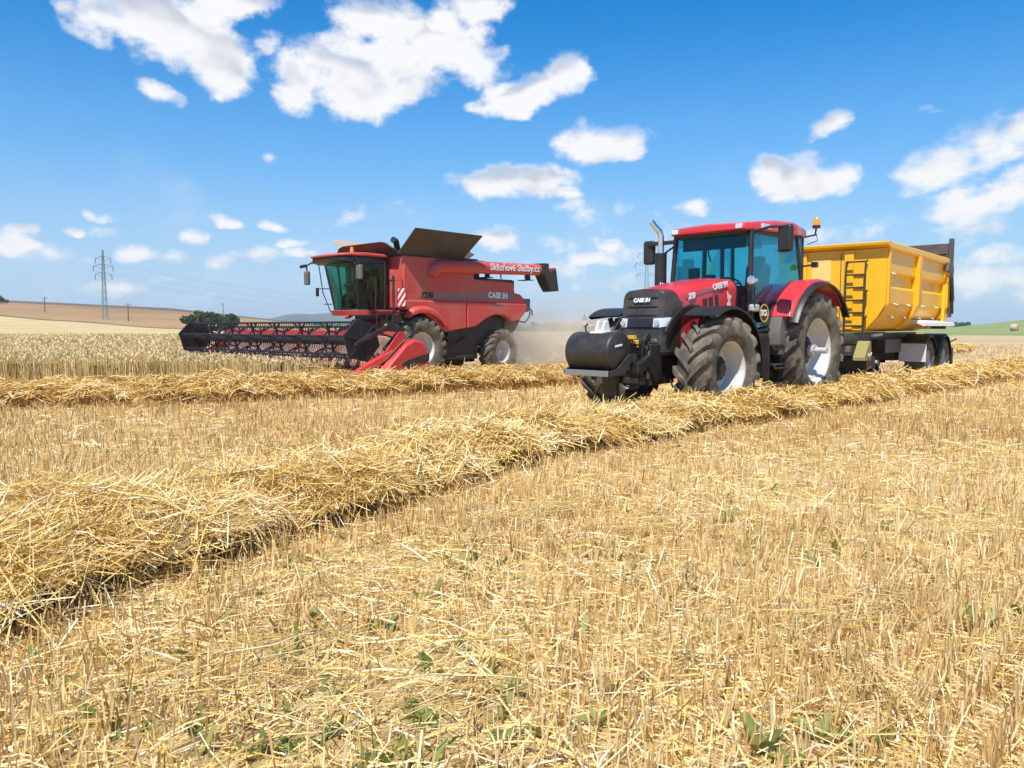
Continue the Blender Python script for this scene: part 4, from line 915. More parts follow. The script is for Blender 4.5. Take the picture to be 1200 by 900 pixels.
    m=MB(); m.loft([[(x+dx*k,1.58+dy,z+dz*k) for dx,dy,dz in ((-.0,-.2,.2),(0,.2,.2),(0,.2,-.2),(0,-.2,-.2))] for x,z,k in ((-5.35,3.57,1.06),(-5.75,3.58,1.1))]); 
    m.loft([[(-5.45,1.34,3.40),(-6.10,1.34,3.62),(-6.10,1.82,3.62),(-5.45,1.82,3.40)],[(-5.62,1.36,3.1),(-6.2,1.36,3.2),(-6.2,1.80,3.2),(-5.62,1.80,3.1)],[(-5.85,1.38,2.80),(-6.3,1.38,2.84),(-6.3,1.78,2.84),(-5.85,1.78,2.80)]])
    m.build('auger_spout',BMET,ua,.03)
    m=MB(); m.cyl((-6.12,1.58,3.62),.05,-.15,.15,'y',12); m.build('spout_lamp',HRED,ua)
    for x in (-2.9,-4.9):
        m=MB(); m.box((x,1.52,3.28),(.06,.2,.16)); m.box((x,1.42,3.18),(.3,.5,.03)); m.build('auger_cradle',BMET,ua,.01)
    m=MB(); m.lathe([(.001,-.06),(.07,-.05),(.08,.06),(.001,.07)],(-4.75,1.60,3.27),'z',14); m.build('work_lamp',BLK,ua)
    text('Sklizňové Služby.cz',.31,frame((-4.0,1.58+.203,3.535),(-1,0,.027),(0,.0,1)),DEC,ua,bold=.004,sx=1.02)
    # cab
    bot=[(1.78,.0),(1.74,.35),(1.58,.60),(.80,.86)]; top=[(2.02,.0),(1.97,.50),(1.80,.80),(.82,.90)]
    zb,zt=2.06,3.50
    m=MB()
    for s in (1,-1):
        for k in (2,3): m.tube([(bot[k][0],s*bot[k][1],zb),(top[k][0],s*top[k][1],zt)],.045 if k==3 else .032,8)
        m.tube([(1.2,s*.735,zb),(1.3,s*.855,zt)],.03,8)
        m.tube([(x,s*y,zb) for x,y in bot],.035,8); m.tube([(x,s*y,zt) for x,y in top],.035,8)
    m.build('cab_frame',BLK,C)
    m=MB(); g=[(x,y) for x,y in bot[:3]]; gt2=[(x,y) for x,y in top[:3]]
    ring=lambda L,z:[(x,-y,z) for x,y in L[:0:-1]]+[(x,y,z) for x,y in L]
    a,b=ring(g,zb),ring(gt2,zt); n=len(a)
    V=a+b; m.add(V+[(x-.012,y*.985,z) for x,y,z in V],[(i,i+1,n+i+1,n+i) for i in range(n-1)]+[(2*n+i,2*n+i+1,3*n+i+1,3*n+i) for i in range(n-1)]); m.build('windscreen',CGLASS,C,smooth=60)
    for s in (1,-1): pane('door_glass',[(1.55,s*.615,zb+.03),(.84,s*.855,zb+.03),(.86,s*.895,zt-.03),(1.77,s*.805,zt-.03)][::s],CGLASS,C)
    pane('rear_glass',[(.80,-.7,2.7),(.80,-.7,3.4),(.80,.7,3.4),(.80,.7,2.7)],CGLASS,C)
    m=MB(); m.box((.74,0,2.35),(.06,1.7,.62)); m.build('cab_rear_wall',BLK,C,.01)
    m=MB(); m.box((.74,0,3.46),(.06,1.7,.1)); m.build('cab_crossbar',BLK,C,.01)
    m=MB(); m.box((1.2,0,2.04),(.9,1.3,.06)); m.build('cab_floor',BLK,C,.01)
    m=MB(); 
    def rs(x,w,z0,z1): return rsec(x,w,z0,z1,min(.1,(z1-z0)*.45),4,.02,.03)
    m.loft([rs(.72,1.86,3.62,3.72),rs(1.5,1.92,3.62,3.73),rs(2.05,1.84,3.61,3.70),rs(2.32,1.5,3.60,3.66),rs(2.46,1.0,3.58,3.62)]); rf=m.build('cab_roof',CRED,C,smooth=50)
    m=MB(); m.loft([rsec(.76,1.80,3.42,3.625,.03),rsec(1.5,1.86,3.42,3.625,.03),rsec(2.0,1.79,3.42,3.615,.03),rsec(2.27,1.47,3.46,3.605,.03),rsec(2.42,1.0,3.52,3.585,.02)]); m.build('roof_underside',BLK,rf)
    for y in (-.6,-.3,.3,.6):
        m=MB(); m.box((2.38-abs(y)*.45,y,3.53),(.08,.16,.08)); m.build('roof_light',LENS,rf,.01)
    m=MB(); m.lathe([(.001,3.90),(.05,3.88),(.06,3.74),(.06,3.72)],(1.75,.55,0),'z',14); m.build('beacon',AMB,C)
    # mirrors
    m=MB(); m.box((1.98,1.22,3.12),(.12,.24,.42)); mi=m.build('wing_mirror',GREY,C,.04,seg=3)
    m=MB(); m.tube([(1.85,.82,3.5),(1.98,1.05,3.52),(2.0,1.2,3.45),(1.98,1.22,3.3)],.022); m.tube([(1.95,.95,3.4),(2.05,1.15,3.38)],.05); m.build('mirror_arm',BLK,mi)
    m=MB(); m.box((2.12,-1.28,3.05),(.12,.22,.42)); mi=m.build('wing_mirror',GREY,C,.04,seg=3)
    m=MB(); m.tube([(1.95,-.80,3.45),(2.1,-1.05,3.5),(2.14,-1.26,3.42),(2.12,-1.28,3.25)],.025); m.tube([(2.15,-1.28,3.42),(2.2,-1.5,3.4)],.05); m.build('mirror_arm',BLK,mi)
    m=MB(); m.box((1.92,-1.04,2.62),(.07,.08,.26)); m.tube([(1.72,-.70,2.72),(1.92,-1.04,2.72)],.014); m.tube([(1.66,-.64,2.25),(1.82,-.86,2.25)],.014); m.tube([(1.66,-.72,2.0),(1.84,-.86,2.6),(1.96,-.88,3.45)],.016); m.build('side_mirror',BLK,C,.01)
    # platform and railings
    m=MB(); m.loft([[(x,y,z) for x,z in ((x0,1.90),(x0+.06,2.05),(x0-.3,2.05),(x0-.3,1.90))] for x0,y in ((1.50,-.85),(1.72,-.55),(1.86,0),(1.74,.5),(1.50,.78),(1.22,.86),(1.10,1.55))]); m.build('platform',CRED,C,.015)
    m=MB(); m.box((.95,1.2,1.98),(.62,.72,.05)); m.tube([(1.0,1.55,2.0),(1.0,1.55,2.9),(.7,1.55,2.95),(.66,1.55,2.4)],.02); m.tube([(1.2,.92,2.05),(1.2,.95,2.95)],.018); m.tube([(1.5,.66,2.5),(1.45,.9,2.75),(1.45,.9,3.0)],.014)
    m.tube([(1.05,1.58,2.0),(1.05,1.58,3.05)],.035); m.build('railing',BMET,C)
    m=MB(); m.box((.82,1.66,2.42),(.03,.36,.52)); m.build('warning_board',WARN,C,.004)
    m=MB()
    for z in (.75,1.08,1.40,1.72): m.box((1.15,1.42,z),(.12,.46,.03))
    for y in (1.18,1.66): m.box((1.15,y,1.3),(.05,.03,1.3)); m.tube([(1.2,y,1.2),(1.35,y,1.3),(1.35,y,1.9),(1.15,y,2.0)],.016)
    m.build('ladder',BMET,C)
    m=MB(); m.lathe([(.28+.02*math.cos(q),.02*math.sin(q)) for q in [2*math.pi*i/6 for i in range(6)]],(1.25,1.86,1.35),'x',20,True); m.box((1.1,1.5,1.62),(.2,.5,.22)); m.build('hose_reel',BLK,C)
    m=MB(); m.cyl((1.22,1.45,1.60),.05,0,.03,'x',12); m.build('yellow_lamp',YP,C)
    # seat in the cab
    m=MB(); m.box((1.05,.0,2.42),(.46,.46,.12)); m.box((.86,0,2.78),(.12,.46,.65)); m.box((.86,0,3.16),(.09,.28,.16)); m.box((1.05,-.34,2.6),(.5,.14,.12)); m.box((1.05,0,2.2),(.3,.3,.4)); m.build('seat',SEAT,C,.04)
    m=MB(); m.lathe([(.18+.016*math.cos(q),.016*math.sin(q)) for q in [2*math.pi*i/6 for i in range(6)]],(0,0,0),'z',22,True); m.tube([(-.18,0,0),(.18,0,0)],.014); m.tube([(0,0,0),(0,0,-.6)],.035); o=m.build('steering_wheel',BLK,C); o.location=(1.48,0,2.68); o.rotation_euler=(0,R(-30),0)
    # feeder house
    m=MB(); m.loft([[(x,y,z+dz) for y,dz in ((-.62,-.32),(.62,-.32),(.62,.32),(-.62,.32))] for x,z in ((.55,1.5),(1.6,1.10),(2.72,.78))]); m.build('feeder_house',CRED,C,.03)
    # header
    H=empty('header',(0,0,.02),0,1,C); y0,y1=-5.25,4.0
    m=MB(); m.loft([[(x,y,z) for x,z in ((2.72,.30),(2.78,.30),(2.84,1.28),(2.72,1.30))] for y in (y0,y1)]); m.build('back_sheet',DPINK,H,.01)
    m=MB(); m.box((2.70,(y0+y1)/2,1.36),(.16,y1-y0,.16)); m.box((2.66,(y0+y1)/2,.30),(.16,y1-y0,.16)); m.build('frame_beam',HRED,H,.015)
    m=MB(); m.loft([[(x,y,z) for x,z in ((2.75,.20),(3.4,.14),(4.15,.16),(4.15,.20),(3.4,.20),(2.78,.28))] for y in (y0,y1)]); m.build('floor_sheet',STEEL,H,.006)
    m=MB(); m.box((4.2,(y0+y1)/2,.19),(.07,y1-y0,.03))
    for k in range(60): 
        yy=y0+.1+(y1-y0-.2)*k/59; m.prism([(4.2,.175),(4.36,.185),(4.2,.205)],'y',yy-.018,yy+.018)
    m.build('knife_bar',BMET,H)
    m=MB(); m.cyl((3.15,0,.56),.19,y0+.05,y1-.05,'y',20)
    for sg,ya,yb in ((1,y0+.1,-.9),(-1,y1-.1,.9)):
        turns=7; N=turns*14; sec=[]
        for i in range(N+1):
            q=2*math.pi*turns*i/N*sg; y=ya+(yb-ya)*i/N; sec.append([(3.15+r*math.cos(q),y+dy,.56+r*math.sin(q)) for r,dy in ((.18,-.01),(.31,-.006),(.31,.006),(.18,.01))])
        m.loft(sec)
    m.build('feed_auger',DPINK,H,smooth=50)
    for s,ye in ((1,y1),(-1,y0)):
        m=MB(); m.prism([(2.68,.22),(4.1,.16),(4.0,.5),(3.2,.95),(2.8,1.42),(2.64,1.42)],'y',ye-.02,ye+.02); m.build('end_sheet',HRED,H,.006)
        m=MB(); P0=[(3.80,.20),(3.35,.62),(2.80,1.12),(2.52,1.24),(2.22,1.18),(2.06,.98),(2.00,.52),(2.35,.32),(3.1,.20)]
        m.loft([[(x,ye+s*yy,z*k+(1-k)*.5) for x,z in [((x-2.7)*k+2.7,z) for x,z in P0]] for yy,k in ((.03,.96),(.06,1.0),(.26,.98),(.32,.90))]); dv=m.build('crop_divider',HRED,H,.03,seg=3)
        m=MB(); m.prism([(2.06,.66),(2.85,.50),(2.98,.60),(2.72,.72),(2.06,.86)],'y',ye+s*.30,ye+s*.334); m.build('divider_recess',BMET,dv,.01)
        m=MB(); m.loft([[(x,ye+s*.02+dy*w,z+dz*w) for dy,dz in ((-.11,-.08),(.11,-.08),(.09,.08),(-.09,.08))] for x,z,w in ((3.05,.88,.9),(3.7,.60,1.1),(4.3,.34,.8),(4.62,.17,.18))]); m.build('divider_snout',HRED,H,.01)
        m=MB(); m.tube([(2.8,ye-s*.1,.55),(3.2,ye-s*.1,.98),(2.75,ye-s*.12,1.38)],.05); m.tube([(3.3,ye+s*.12,.72),(2.6,ye+s*.2,1.35),(2.3,ye+s*.15,1.38)],.025); m.build('divider_strut',BMET,H)
    # reel
    cx,cz,RR=3.88,1.20,.47
    m=MB(); m.cyl((cx,0,cz),.085,y0+.1,y1-.12,'y',18); m.build('reel_tube',NAVY,H)
    def hexpt(k,r,off=R(14)): q=off+k*math.pi/3; return cx+r*math.cos(q),cz+r*math.sin(q)
    ys=np.linspace(y0+.12,y1-.14,8)
    for yy in ys[1:-1]:
        m=MB()
        for k in range(6):
            a=hexpt(k,.08); b=hexpt(k,RR); m.tube([(a[0],yy,a[1]),(b[0],yy,b[1])],.028,6)
            c=hexpt(k,RR*.55); d=hexpt(k+1,RR*.55); m.tube([(c[0],yy,c[1]),(d[0],yy,d[1])],.022,6)
            e=hexpt(k+.0,RR*.55); f=hexpt(k,RR); m.tube([(e[0],yy,e[1]),(f[0],yy+.30,f[1])],.022,6)
            m.tube([(e[0],yy,e[1]),(f[0],yy-.30,f[1])],.022,6)
        m.build('reel_spider',NAVY,H)
    for k in range(6):
        bx,bz=hexpt(k,RR); m=MB(); m.tube([(bx,y0+.1,bz),(bx,y1-.12,bz)],.026,8)
        n=78
        for i in range(n):
            yy=y0+.18+(y1-y0-.42)*i/(n-1); m.tube([(bx,yy,bz),(bx+.02,yy,bz-.09),(bx-.03,yy,bz-.20)],[.011,.010,.005],4)
        m.build('reel_bat',NAVY,H)
    for s,ye in ((1,y1-.10),(-1,y0+.08)):
        m=MB(); m.prism([hexpt(k,.56) for k in range(6)],'y',ye-.02,ye+.02); pl=m.build('reel_end_plate',NAVY,H,.008)
        m=MB()
        for k in range(6): a=hexpt(k,.10); b=hexpt(k,.50); m.tube([(a[0],ye+s*.03,a[1]),(b[0],ye+s*.03,b[1])],.014,6)
        m.build('plate_rib',BMET,pl)
        m=MB(); ya=ye+s*.08; m.loft([[(x,ya+dy,z+dz*w) for dy,dz in ((-.035,-.07),(.035,-.07),(.035,.07),(-.035,.07))] for x,z,w in ((2.62,1.46,1),(3.2,1.50,1),(3.9,1.22,.8),(4.15,1.10,.5))]); m.tube([(2.7,ya,1.2),(3.4,ya,1.38)],.03); m.build('reel_arm',BMET,H,.01)
    return C
COMB=make_combine()

# ------------------------------------------------------------------ driver (one skinned body)
def make_person(loc,rz,sc,label):
    J=dict(pelvis=(0,0,.10),waist=(-.02,0,.28),chest=(-.03,0,.48),neck=(0,0,.64),head0=(.015,0,.70),head1=(.02,0,.80),head2=(.01,0,.88),
           shL=(-.03,.18,.55),elL=(.10,.26,.32),wrL=(.32,.16,.34),haL=(.40,.13,.37),shR=(-.03,-.18,.55),elR=(.10,-.26,.32),wrR=(.32,-.16,.34),haR=(.40,-.13,.37),
           hiL=(.02,.10,.08),knL=(.44,.14,.10),anL=(.48,.13,-.32),toL=(.64,.14,-.36),hiR=(.02,-.10,.08),knR=(.44,-.14,.10),anR=(.48,-.13,-.32),toR=(.64,-.14,-.36))
    rad=dict(pelvis=.14,waist=.13,chest=.145,neck=.055,head0=.07,head1=.095,head2=.065,shL=.07,elL=.045,wrL=.03,haL=.035,shR=.07,elR=.045,wrR=.03,haR=.035,hiL=.085,knL=.06,anL=.042,toL=.035,hiR=.085,knR=.06,anR=.042,toR=.035)
    E=[('pelvis','waist'),('waist','chest'),('chest','neck'),('neck','head0'),('head0','head1'),('head1','head2')]
    for s in 'LR': E+=[('chest','sh'+s),('sh'+s,'el'+s),('el'+s,'wr'+s),('wr'+s,'ha'+s),('pelvis','hi'+s),('hi'+s,'kn'+s),('kn'+s,'an'+s),('an'+s,'to'+s)]
    for s,g in (('L',1),('R',-1)):
        for i,(dy,ln) in enumerate(((-.03,.075),(-.01,.085),(.012,.08),(.032,.065))):
            a='f%s%d'%(s,i); hx,hy,hz=J['ha'+s]; J[a]=(hx+.045,hy+dy*g,hz+.03); J[a+'t']=(hx+.05,hy+dy*g,hz-.02+.0*ln); rad[a]=.010; rad[a+'t']=.008; E+=[('ha'+s,a),(a,a+'t')]
        a='th'+s; J[a]=(J['ha'+s][0]+.0,J['ha'+s][1]-.045*g,J['ha'+s][2]+.03); rad[a]=.011; E.append(('ha'+s,a))
    ks=list(J); me=bpy.data.meshes.new('person'); me.from_pydata([J[k] for k in ks],[(ks.index(a),ks.index(b)) for a,b in E],[])
    o=bpy.data.objects.new('person',me); S.collection.objects.link(o); o.location=loc; o.rotation_euler=(0,0,rz); o.scale=(sc,)*3
    sk=o.modifiers.new('skin','SKIN'); 
    for i,k in enumerate(ks): v=me.skin_vertices[0].data[i]; v.radius=(rad[k],rad[k]); v.use_root=(k=='pelvis')
    o.modifiers.new('sub','SUBSURF').render_levels=2
    m=bpy.data.materials.new('person_cloth_and_skin'); m.use_nodes=True; t=NT(m.node_tree); b=t.n['Principled BSDF']; b.inputs['Roughness'].default_value=.75
    sp=t.new('ShaderNodeSeparateXYZ'); t.l.new(t.new('ShaderNodeTexCoord').outputs['Object'],sp.inputs[0])
    up=t.m('GREATER_THAN',sp.outputs[2],.65); hand=t.m('MULTIPLY',t.m('GREATER_THAN',sp.outputs[0],.22),t.m('GREATER_THAN',sp.outputs[2],.22))
    c=t.mix(t.m('GREATER_THAN',sp.outputs[2],.18),(.03,.04,.07),(.10,.15,.09)); c=t.mix(t.m('MAXIMUM',up,hand),c,(.40,.21,.14)); t.put(b.inputs['Base Color'],c); me.materials.append(m)
    tag(o,label,'person')
    h=MB(); h.lathe([(.001,.14),(.06,.13),(.10,.08),(.112,.02),(.108,.0)],(0,0,0),'z',18); hh=h.build('hair',HAIR,o); hh.location=(-.012,0,.80)
    f=MB()
    for y in (-.035,.035): f.cyl((.103,y,.815),.011,0,.006,'x',8)
    f.build('eyes',HAIR,o)
    f=MB(); f.prism([(.10,.83),(.128,.785),(.10,.778)],'y',-.012,.012); f.build('nose',SKIN,o,.004)
    return o
Mc=Matrix.LocRotScale(COMB.location,COMB.rotation_euler,COMB.scale)
make_person(Mc@Vector((1.10,.0,2.42)),COMB.rotation_euler.z,.95,'driver in a green shirt seated at the wheel inside the combine cab')

# ------------------------------------------------------------------ background: pylons, poles, trees, village, bale
def at(px,dist): # world x,y on the ground along a photo column at a distance in y
    return (px-600)/900*dist, dist
def gz(x,y): return float(ground_z(np.array(float(x)),np.array(float(y))))
def make_pylon(x,y,H,rz,label,r=.075):
    P=empty('power_pylon',(x,y,gz(x,y)-.3),rz); tag(P,label,'pylon','power pylons beyond the field')
    m=MB(); lv=[0,.13,.25,.36,.46,.55,.63,.70,.77,.84,.91,1.0]; W=lambda t: (1.9*(1-t/.62)+.55) if t<.62 else .55*(1-(t-.62)/.38)+.10
    W=lambda t: max(.10,H*(.026*(1-t)+.006))
    for i in range(len(lv)-1):
        t0,t1=lv[i],lv[i+1]; w0,w1=W(t0),W(t1); c=[(1,1),(-1,1),(-1,-1),(1,-1)]
        for k in range(4):
            a,b=c[k],c[(k+1)%4]
            A0=(a[0]*w0,a[1]*w0,t0*H);A1=(a[0]*w1,a[1]*w1,t1*H);B0=(b[0]*w0,b[1]*w0,t0*H);B1=(b[0]*w1,b[1]*w1,t1*H)
            m.tube([A0,A1],r,4); m.tube([A0,B1],r*.45,3); m.tube([B0,A1],r*.45,3); m.tube([A1,B1],r*.45,3)
    m.build('lattice_mast',PYL,P,smooth=0)
    tips=[]
    for t,hw in ((.66,.105*H),(.78,.122*H),(.89,.095*H)):
        m=MB(); z=t*H
        for s in (-1,1):
            w=W(t); m.tube([(s*w,.0,z-.9),(s*hw,0,z)],r*.8,4); m.tube([(s*w,.25,z+.5),(s*hw,0,z)],r*.8,4); m.tube([(s*w,-.25,z+.5),(s*hw,0,z)],r*.8,4); m.tube([(s*w*2,0,z-.5),(s*w*2,0,z+.3)],r*.6,3)
            m.tube([(s*hw,0,z),(s*(hw+.15),0,z-.7),(s*(hw+.15),0,z-1.5)],.13,5); tips.append(Vector((s*(hw+.15),0,z-1.5)))
        m.build('crossarm',PYL,P,smooth=0)
    M=Matrix.LocRotScale(P.location,P.rotation_euler,P.scale)
    return [M@q for q in tips]
def cable(a,b,sag,label,r=.016):
    m=MB(); n=24; m.tube([a.lerp(b,i/n)-Vector((0,0,sag*4*(i/n)*(1-i/n))) for i in range(n+1)],r,4)
    tag(m.build('power_cable',PYL,None,smooth=0),label,'power cable','power cables between the pylons')
t1=make_pylon(-111.9,212,19.1,R(10),'grey steel lattice power pylon standing alone on the left hillside')
t2=make_pylon(47,270,31.5,R(-12),'pale steel lattice power pylon seen beside the tractor exhaust')
t3=make_pylon(-22,700,30,R(20),'distant steel lattice power pylon behind the combine',.09)
t4=make_pylon(300,700,30,R(-20),'distant steel lattice power pylon behind the yellow trailer',.09)
for i,(a,b) in enumerate(zip(t1,t3)): cable(a,b,7,'thin dark power cable sagging from the left hillside pylon towards the combine')
for i,(a,b) in enumerate(zip(t2,t4)): cable(a,b,9,'thin dark power cable running from the pylon beside the exhaust towards the trailer')
for px,dist,h,lab in ((55,238,5.0,'thin wooden utility pole furthest left on the brown hill'),(152,205,5.0,'thin wooden utility pole just right of the hillside pylon'),(263,305,5.6,'thin wooden utility pole rising behind the round bushes')):
    x,y=at(px,dist); P=empty('utility_pole',(x,y,gz(x,y)-.2)); tag(P,lab,'utility pole','utility poles on the hill')
    m=MB(); m.tube([(0,0,0),(0,0,h)],[.16,.11],6); m.build('pole',WOOD,P)
    m=MB(); m.box((0,0,h-.5),(1.7,.12,.12)); 
    for q in (-.75,0,.75): m.cyl((q,0,0),.06,h-.44,h-.2,'z',6)
    m.build('crossbar',WOOD,P,smooth=0)
def make_tree(px,dist,hgt,wid,label,group,seed,n=2600,trunkh=.2,cat='tree',leaf=None,xy=None):
    rn=np.random.default_rng(seed); x,y=xy or at(px,dist); T=empty('tree' if cat=='tree' else 'bush',(x,y,gz(x,y)-.1)); tag(T,label,cat,group)
    m=MB(); m.tube([(0,0,0),(.02*hgt,0,hgt*.3),(-.01*hgt,.02*hgt,hgt*.7)],[hgt*.035,hgt*.025,hgt*.01],8)
    for k in range(5):
        a=k*1.3+seed; m.tube([(0,0,hgt*(.2+.07*k)),(math.cos(a)*wid*.22,math.sin(a)*wid*.22,hgt*(.42+.07*k)),(math.cos(a)*wid*.36,math.sin(a)*wid*.36,hgt*(.5+.07*k))],[hgt*.016,hgt*.01,hgt*.004],6)
    m.build('trunk',WOOD,T)
    k=26; cc=[]
    for _ in range(k):
        u=rn.normal(size=3); u/=np.linalg.norm(u); rr=rn.random()**.4
        c=np.array([u[0]*wid*.40*rr,u[1]*wid*.40*rr,hgt*(trunkh+ (1-trunkh)*(.5+u[2]*.40*rr))]); cc.append((c,(.15+.10*rn.random())*min(wid,hgt)))
    i=rn.integers(0,k,n); ctr=np.array([c for c,_ in cc])[i]; rad=np.array([r for _,r in cc])[i]
    d=rn.normal(size=(n,3)); d/=np.linalg.norm(d,axis=1,keepdims=True); p=ctr+d*(rad*rn.random(n)**.35)[:,None]
    p[:,2]=np.maximum(p[:,2],hgt*.03)
    L=(leaf or .05*hgt)*(.6+.8*rn.random(n)); v=rn.normal(size=(n,3)); v/=np.linalg.norm(v,axis=1,keepdims=True); v[:,2]=np.abs(v[:,2])*.5
    ton=np.clip(.45+.18*rn.normal(size=n)+np.array([rn.normal()*.14 for _ in range(k)])[i],0,1)
    pl=Pile(); pl.add(*blades(p-v*L[:,None]*.5,v*L[:,None],L*.42,1,ton,None,rn)); pl.build('crown',CROWN,T)
for px,d,h,w,l in ((235,175,4.1,8.6,'largest round green bush at the far left end of the reel'),(252,182,3.7,6.4,'middle round green bush behind the reel'),(268,178,3.7,5.2,'right-hand round green bush below the utility pole')):
    make_tree(px,d,h,w,l,'round bushes behind the header',int(px),5200,.02,'bush',.28)
make_tree(3,290,3.4,8,'small dark bush on the hillside at the left edge',None,5,1200,.02,'bush',.35)
for i,(px,d,h,w,l) in enumerate(((627,560,7.5,9,'small far tree standing just right of the combine spout'),(641,600,7,8,'left tree of the far pair on the skyline'),(652,600,6.5,9,'right tree of the far pair on the skyline'),(712,560,6.5,12,'broad far tree beside the village church'))):
    make_tree(px,d,h,w,l,'far trees by the village',40+i,900,.1,'tree',.6)
def far_belt():
    pl=Pile(); rn=np.random.default_rng(11)
    for (pa,pb,d,h,n) in ((590,770,480,3.4,9000),(1115,1135,420,2,300),(278,400,900,4,2500)):
        px=pa+(pb-pa)*rn.random(n); y=d+rn.normal(0,6,n); x=(px-600)/900*y
        z=ground_z(x,y)+h*(.6+.4*np.sin(px*.35)*np.sin(px*.13+1))*rn.random(n)**.8
        v=rn.normal(size=(n,3)); v/=np.linalg.norm(v,axis=1,keepdims=True); L=.9+.8*rn.random(n)
        pl.add(*blades(np.c_[x,y,z],v*L[:,None],L*.45,1,np.clip(.4+.2*rn.normal(size=n),0,1),None,rn))
    tag(pl.build('far_treeline',CROWN),'low dark belt of far trees below the village','trees',kind='stuff')
far_belt()
ROOF=mat('tile_roof',(.34,.11,.06),.8); WALL=mat('house_wall',(.62,.57,.48),.8); WIN=mat('window_dark',(.05,.05,.06),.2)
for i,(px,d,w,hh,lab) in enumerate(((664,640,9,3.2,'far village house with red roof left of the church'),(671,650,11,3.4,'far village house with long red roof'),(677,640,8,3.0,'far village house with red roof nearest the church'),(700,660,9,3.0,'far village house right of the church'),(646,700,10,3.6,'far pale farm house between the skyline trees'))):
    x,y=at(px,d); Hs=empty('house',(x,y,gz(x,y)),R(15+23*i)); tag(Hs,lab,'house','far village houses')
    m=MB(); m.box((0,0,hh/2),(w,7,hh)); m.build('wall',WALL,Hs,smooth=0)
    m=MB(); m.prism([(-3.9,hh),(3.9,hh),(0,hh+3.2)],'x',-w/2-.4,w/2+.4); rf=m.build('roof',ROOF,Hs,smooth=0)
    m=MB(); m.box((w*.2,.6,hh+3),(.7,.7,1.4)); m.build('chimney',ROOF,rf,smooth=0)
    for k in (-1,0,1):
        m=MB(); m.box((k*w*.28,-3.52,hh*.55),(1.1,.06,1.3)); m.build('window',WIN,Hs,smooth=0)
x,y=at(689,680); Ch=empty('church',(x,y,gz(x,y)),R(20)); tag(Ch,'far village church with a pointed spire','church')
m=MB(); m.box((4,0,3),(12,6,6)); m.build('nave',WALL,Ch,smooth=0)
m=MB(); m.prism([(-3.4,6),(3.4,6),(0,9)],'x',-2,10.4); m.build('roof',ROOF,Ch,smooth=0)
m=MB(); m.box((-3.5,0,4.5),(3.6,3.6,9)); m.build('tower',WALL,Ch,smooth=0)
m=MB(); m.lathe([(2.5,9),(1.1,11.5),(.5,14),(.001,16.5)],(-3.5,0,0),'z',8); m.build('spire',DGREY,Ch,smooth=0)
# round bale far right
x,y=at(1187,165); bl=empty('round_bale',(x,y,gz(x,y)-.05),R(35)); tag(bl,'single round straw bale far out on the right','straw bale')
m=MB(); m.lathe([(.001,-.62),(.70,-.62),(.76,-.56),(.76,.56),(.70,.62),(.001,.62)],(0,0,.75),'y',32); bo=m.build('bale_roll',G_FAR,bl,smooth=50)
m=MB()
for k in range(4): m.lathe([(.765,-.4+.26*k),(.768,-.39+.26*k),(.765,-.38+.26*k)],(0,0,.75),'y',32)
m.build('net_wrap',WHITE,bl)

# ------------------------------------------------------------------ weeds
def make_weed(x,y,n,size,label,seed,upright=.6):
    rn=np.random.default_rng(seed); Wd=empty('weed',(x,y,0)); tag(Wd,label,'weed','green weeds in the stubble')
    V=[];Q=[];tn=[]; base=rn.random()*6
    for k in range(n):
        a=base+k*2.4+rn.normal()*.2; L=size*(.6+.5*rn.random()); up=np.clip(upright+rn.normal()*.25,.1,1.3); w=L*.17; segs=7; b=len(V); t0=.5+.22*rn.normal()
        for i in range(segs+1):
            u=i/segs; ww=w*math.sin(math.pi*min(1,.06+u*.94))**.8*(1-.15*u) if u<1 else 0.0008
            if u<.25: ww*=.25+3*u
            el=up-1.1*u*u*(.5+.4*rn.random()*.2)
            r=L*u*math.cos(up*.8); z=L*u*math.sin(up)-L*.35*u*u; 
            c=np.array([math.cos(a)*r,math.sin(a)*r,max(.008,z)]); s=np.array([-math.sin(a),math.cos(a),0])
            V+= [tuple(c-s*ww+np.array([0,0,ww*.35])),tuple(c),tuple(c+s*ww+np.array([0,0,ww*.35]))]; tn+=[np.clip(t0+.1*rn.normal(),0,1),np.clip(t0+.2,0,1),np.clip(t0+.1*rn.normal(),0,1)]
            if i: 
                q=b+3*i; Q+= [(q-3,q-2,q+1,q),(q-2,q-1,q+2,q+1)]
    o=np_mesh('leaves',np.array(V),np.array(Q),LEAF,Wd,np.array(tn)); o.data.polygons.foreach_set('use_smooth',np.ones(len(Q),bool))
    m=MB()
    m.tube([(0,0,-.01),(.004,.003,size*.25)],[.006,.003],6); m.build('stem',LEAF,Wd)
def onground(px,py):
    p=math.atan(67/900); a=(px-600)/900; b=(450-py)/900; c,s=math.cos(p),math.sin(p); dx,dy,dz=a,c+b*s,-s+b*c; k=-1.45/dz; return dx*k,dy*k
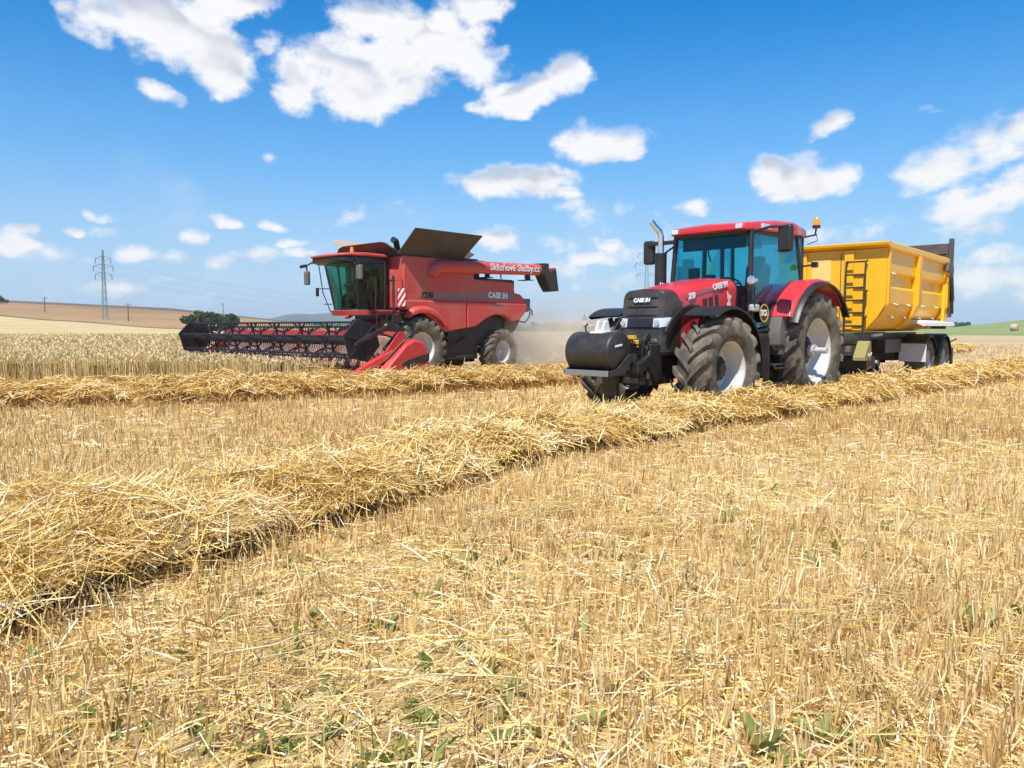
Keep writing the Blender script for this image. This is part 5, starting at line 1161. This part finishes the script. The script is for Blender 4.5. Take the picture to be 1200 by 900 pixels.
WEEDS=((893,885,7,.21,'broad-leaved green weed with pale upright leaves at the bottom edge right of centre',.95),(958,872,6,.17,'green weed with two tall leaves right beside the broad-leaved one',.95),(930,905,5,.14,'low leafy weed at the very bottom right of centre',.7),
(600,812,6,.17,'flat grey-green weed in the bottom centre',.4),(497,845,7,.16,'spreading green weed left of the bottom centre',.45),(793,775,6,.15,'small green weed among stubble above the broad-leaved one',.6),(745,690,5,.13,'small dull weed in the middle of the right stubble',.5),
(850,612,8,.22,'feathery green weed high in the right-hand stubble',.5),(1150,745,7,.22,'tall thin-leaved weed near the right edge',1.0),(1192,722,5,.2,'weed with dark leaves cut by the right edge',.7),(108,768,5,.13,'tiny green weed under the near windrow at the left',.5),(340,880,6,.14,'green weed at the bottom left of centre',.4),
(700,850,6,.14,'green weed between the two bottom clumps',.5),(1010,880,6,.18,'leafy weed at the bottom right',.7),(960,668,6,.18,'narrow-leaved weed in the right stubble',1.0),(880,640,5,.16,'pale narrow weed below the feathery one',1.0))
for i,(px,py,n,sz,lab,up) in enumerate(WEEDS):
    x,y=onground(px,py); make_weed(x,y,n-1,sz*.82,lab,200+i,min(1.2,up+.15))
def sprigs():
    rn=np.random.default_rng(77); pl=Pile()
    n=420; y=2.3+7*rn.random(n)**1.3; x=(rn.random(n)*2-1)*.70*y; k=(rn.random(n)<np.clip(.5+.9*fbm(x+3,y,1.1),0.03,1))&~near_row(x,y,PW1,.05); x,y=x[k],y[k]
    for q in range(5):
        m=len(x); a=rn.random(m)*6.283; L=.03+.07*rn.random(m); v=np.c_[np.cos(a)*.7,np.sin(a)*.7,.3+.7*rn.random(m)]*L[:,None]
        pl.add(*blades(np.c_[x,y,np.full(m,.0)]+rn.normal(0,.02,(m,3))*[1,1,0],v,L*.14,1,np.clip(.55+.25*rn.normal(size=m),0,1),rn.normal(size=(m,3))*.008,rn))
    tag(pl.build('seedlings',LEAF),'tiny green seedlings sprouting through the stubble','seedlings',kind='stuff')
sprigs()

# ------------------------------------------------------------------ dust behind the combine, and the air
def volume_mat(name,col,dens,noisy):
    m=bpy.data.materials.new(name); m.use_nodes=True; t=NT(m.node_tree); t.n.clear(); v=t.new('ShaderNodeVolumePrincipled'); v.inputs['Color'].default_value=(*col,1); v.inputs['Anisotropy'].default_value=.2
    if noisy:
        p=t.new('ShaderNodeTexCoord').outputs['Object']; ln=t.new('ShaderNodeVectorMath',operation='LENGTH'); t.put(ln.inputs[0],p)
        f=t.smooth(ln.outputs['Value'],1.0,.15)
        n=t.noise(p,2.6,4,.6); d=t.m('MULTIPLY',t.m('MULTIPLY',f,t.smooth(n,.34,.72)),dens); t.put(v.inputs['Density'],d)
    else: v.inputs['Density'].default_value=dens
    o=t.new('ShaderNodeOutputMaterial'); t.l.new(v.outputs[0],o.inputs['Volume']); return m
def dust(loc,scale,rz,dens,lab):
    m=MB(); m.lathe([(.001,-1)]+[(math.sin(math.pi*i/14),-math.cos(math.pi*i/14)) for i in range(1,14)]+[(.001,1)],(0,0,0),'z',28); o=m.build('dust_cloud',volume_mat('dust_air',(.97,.88,.73),dens,True)); o.location=loc; o.scale=scale; o.rotation_euler=(0,0,rz)
    tag(o,lab,'dust',kind='stuff')
dust((2.2,27.6,.9),(5.6,3.0,2.0),R(47),.9,'brown dust cloud blowing out behind the combine')
dust((.2,25.6,.7),(2.2,1.5,1.5),R(47),2.0,'thick dust swirling at the rear wheel of the combine')
HZB=MB(); HZB.box((0,0,0),(15600,15600,90)); hz=HZB.build('haze',volume_mat('haze_air',(.78,.88,1.0),.0002,False),None,smooth=0); hz.location=(0,0,88/2-3.2+.2)
tag(hz,'faint summer haze over the distant fields','haze',kind='stuff')
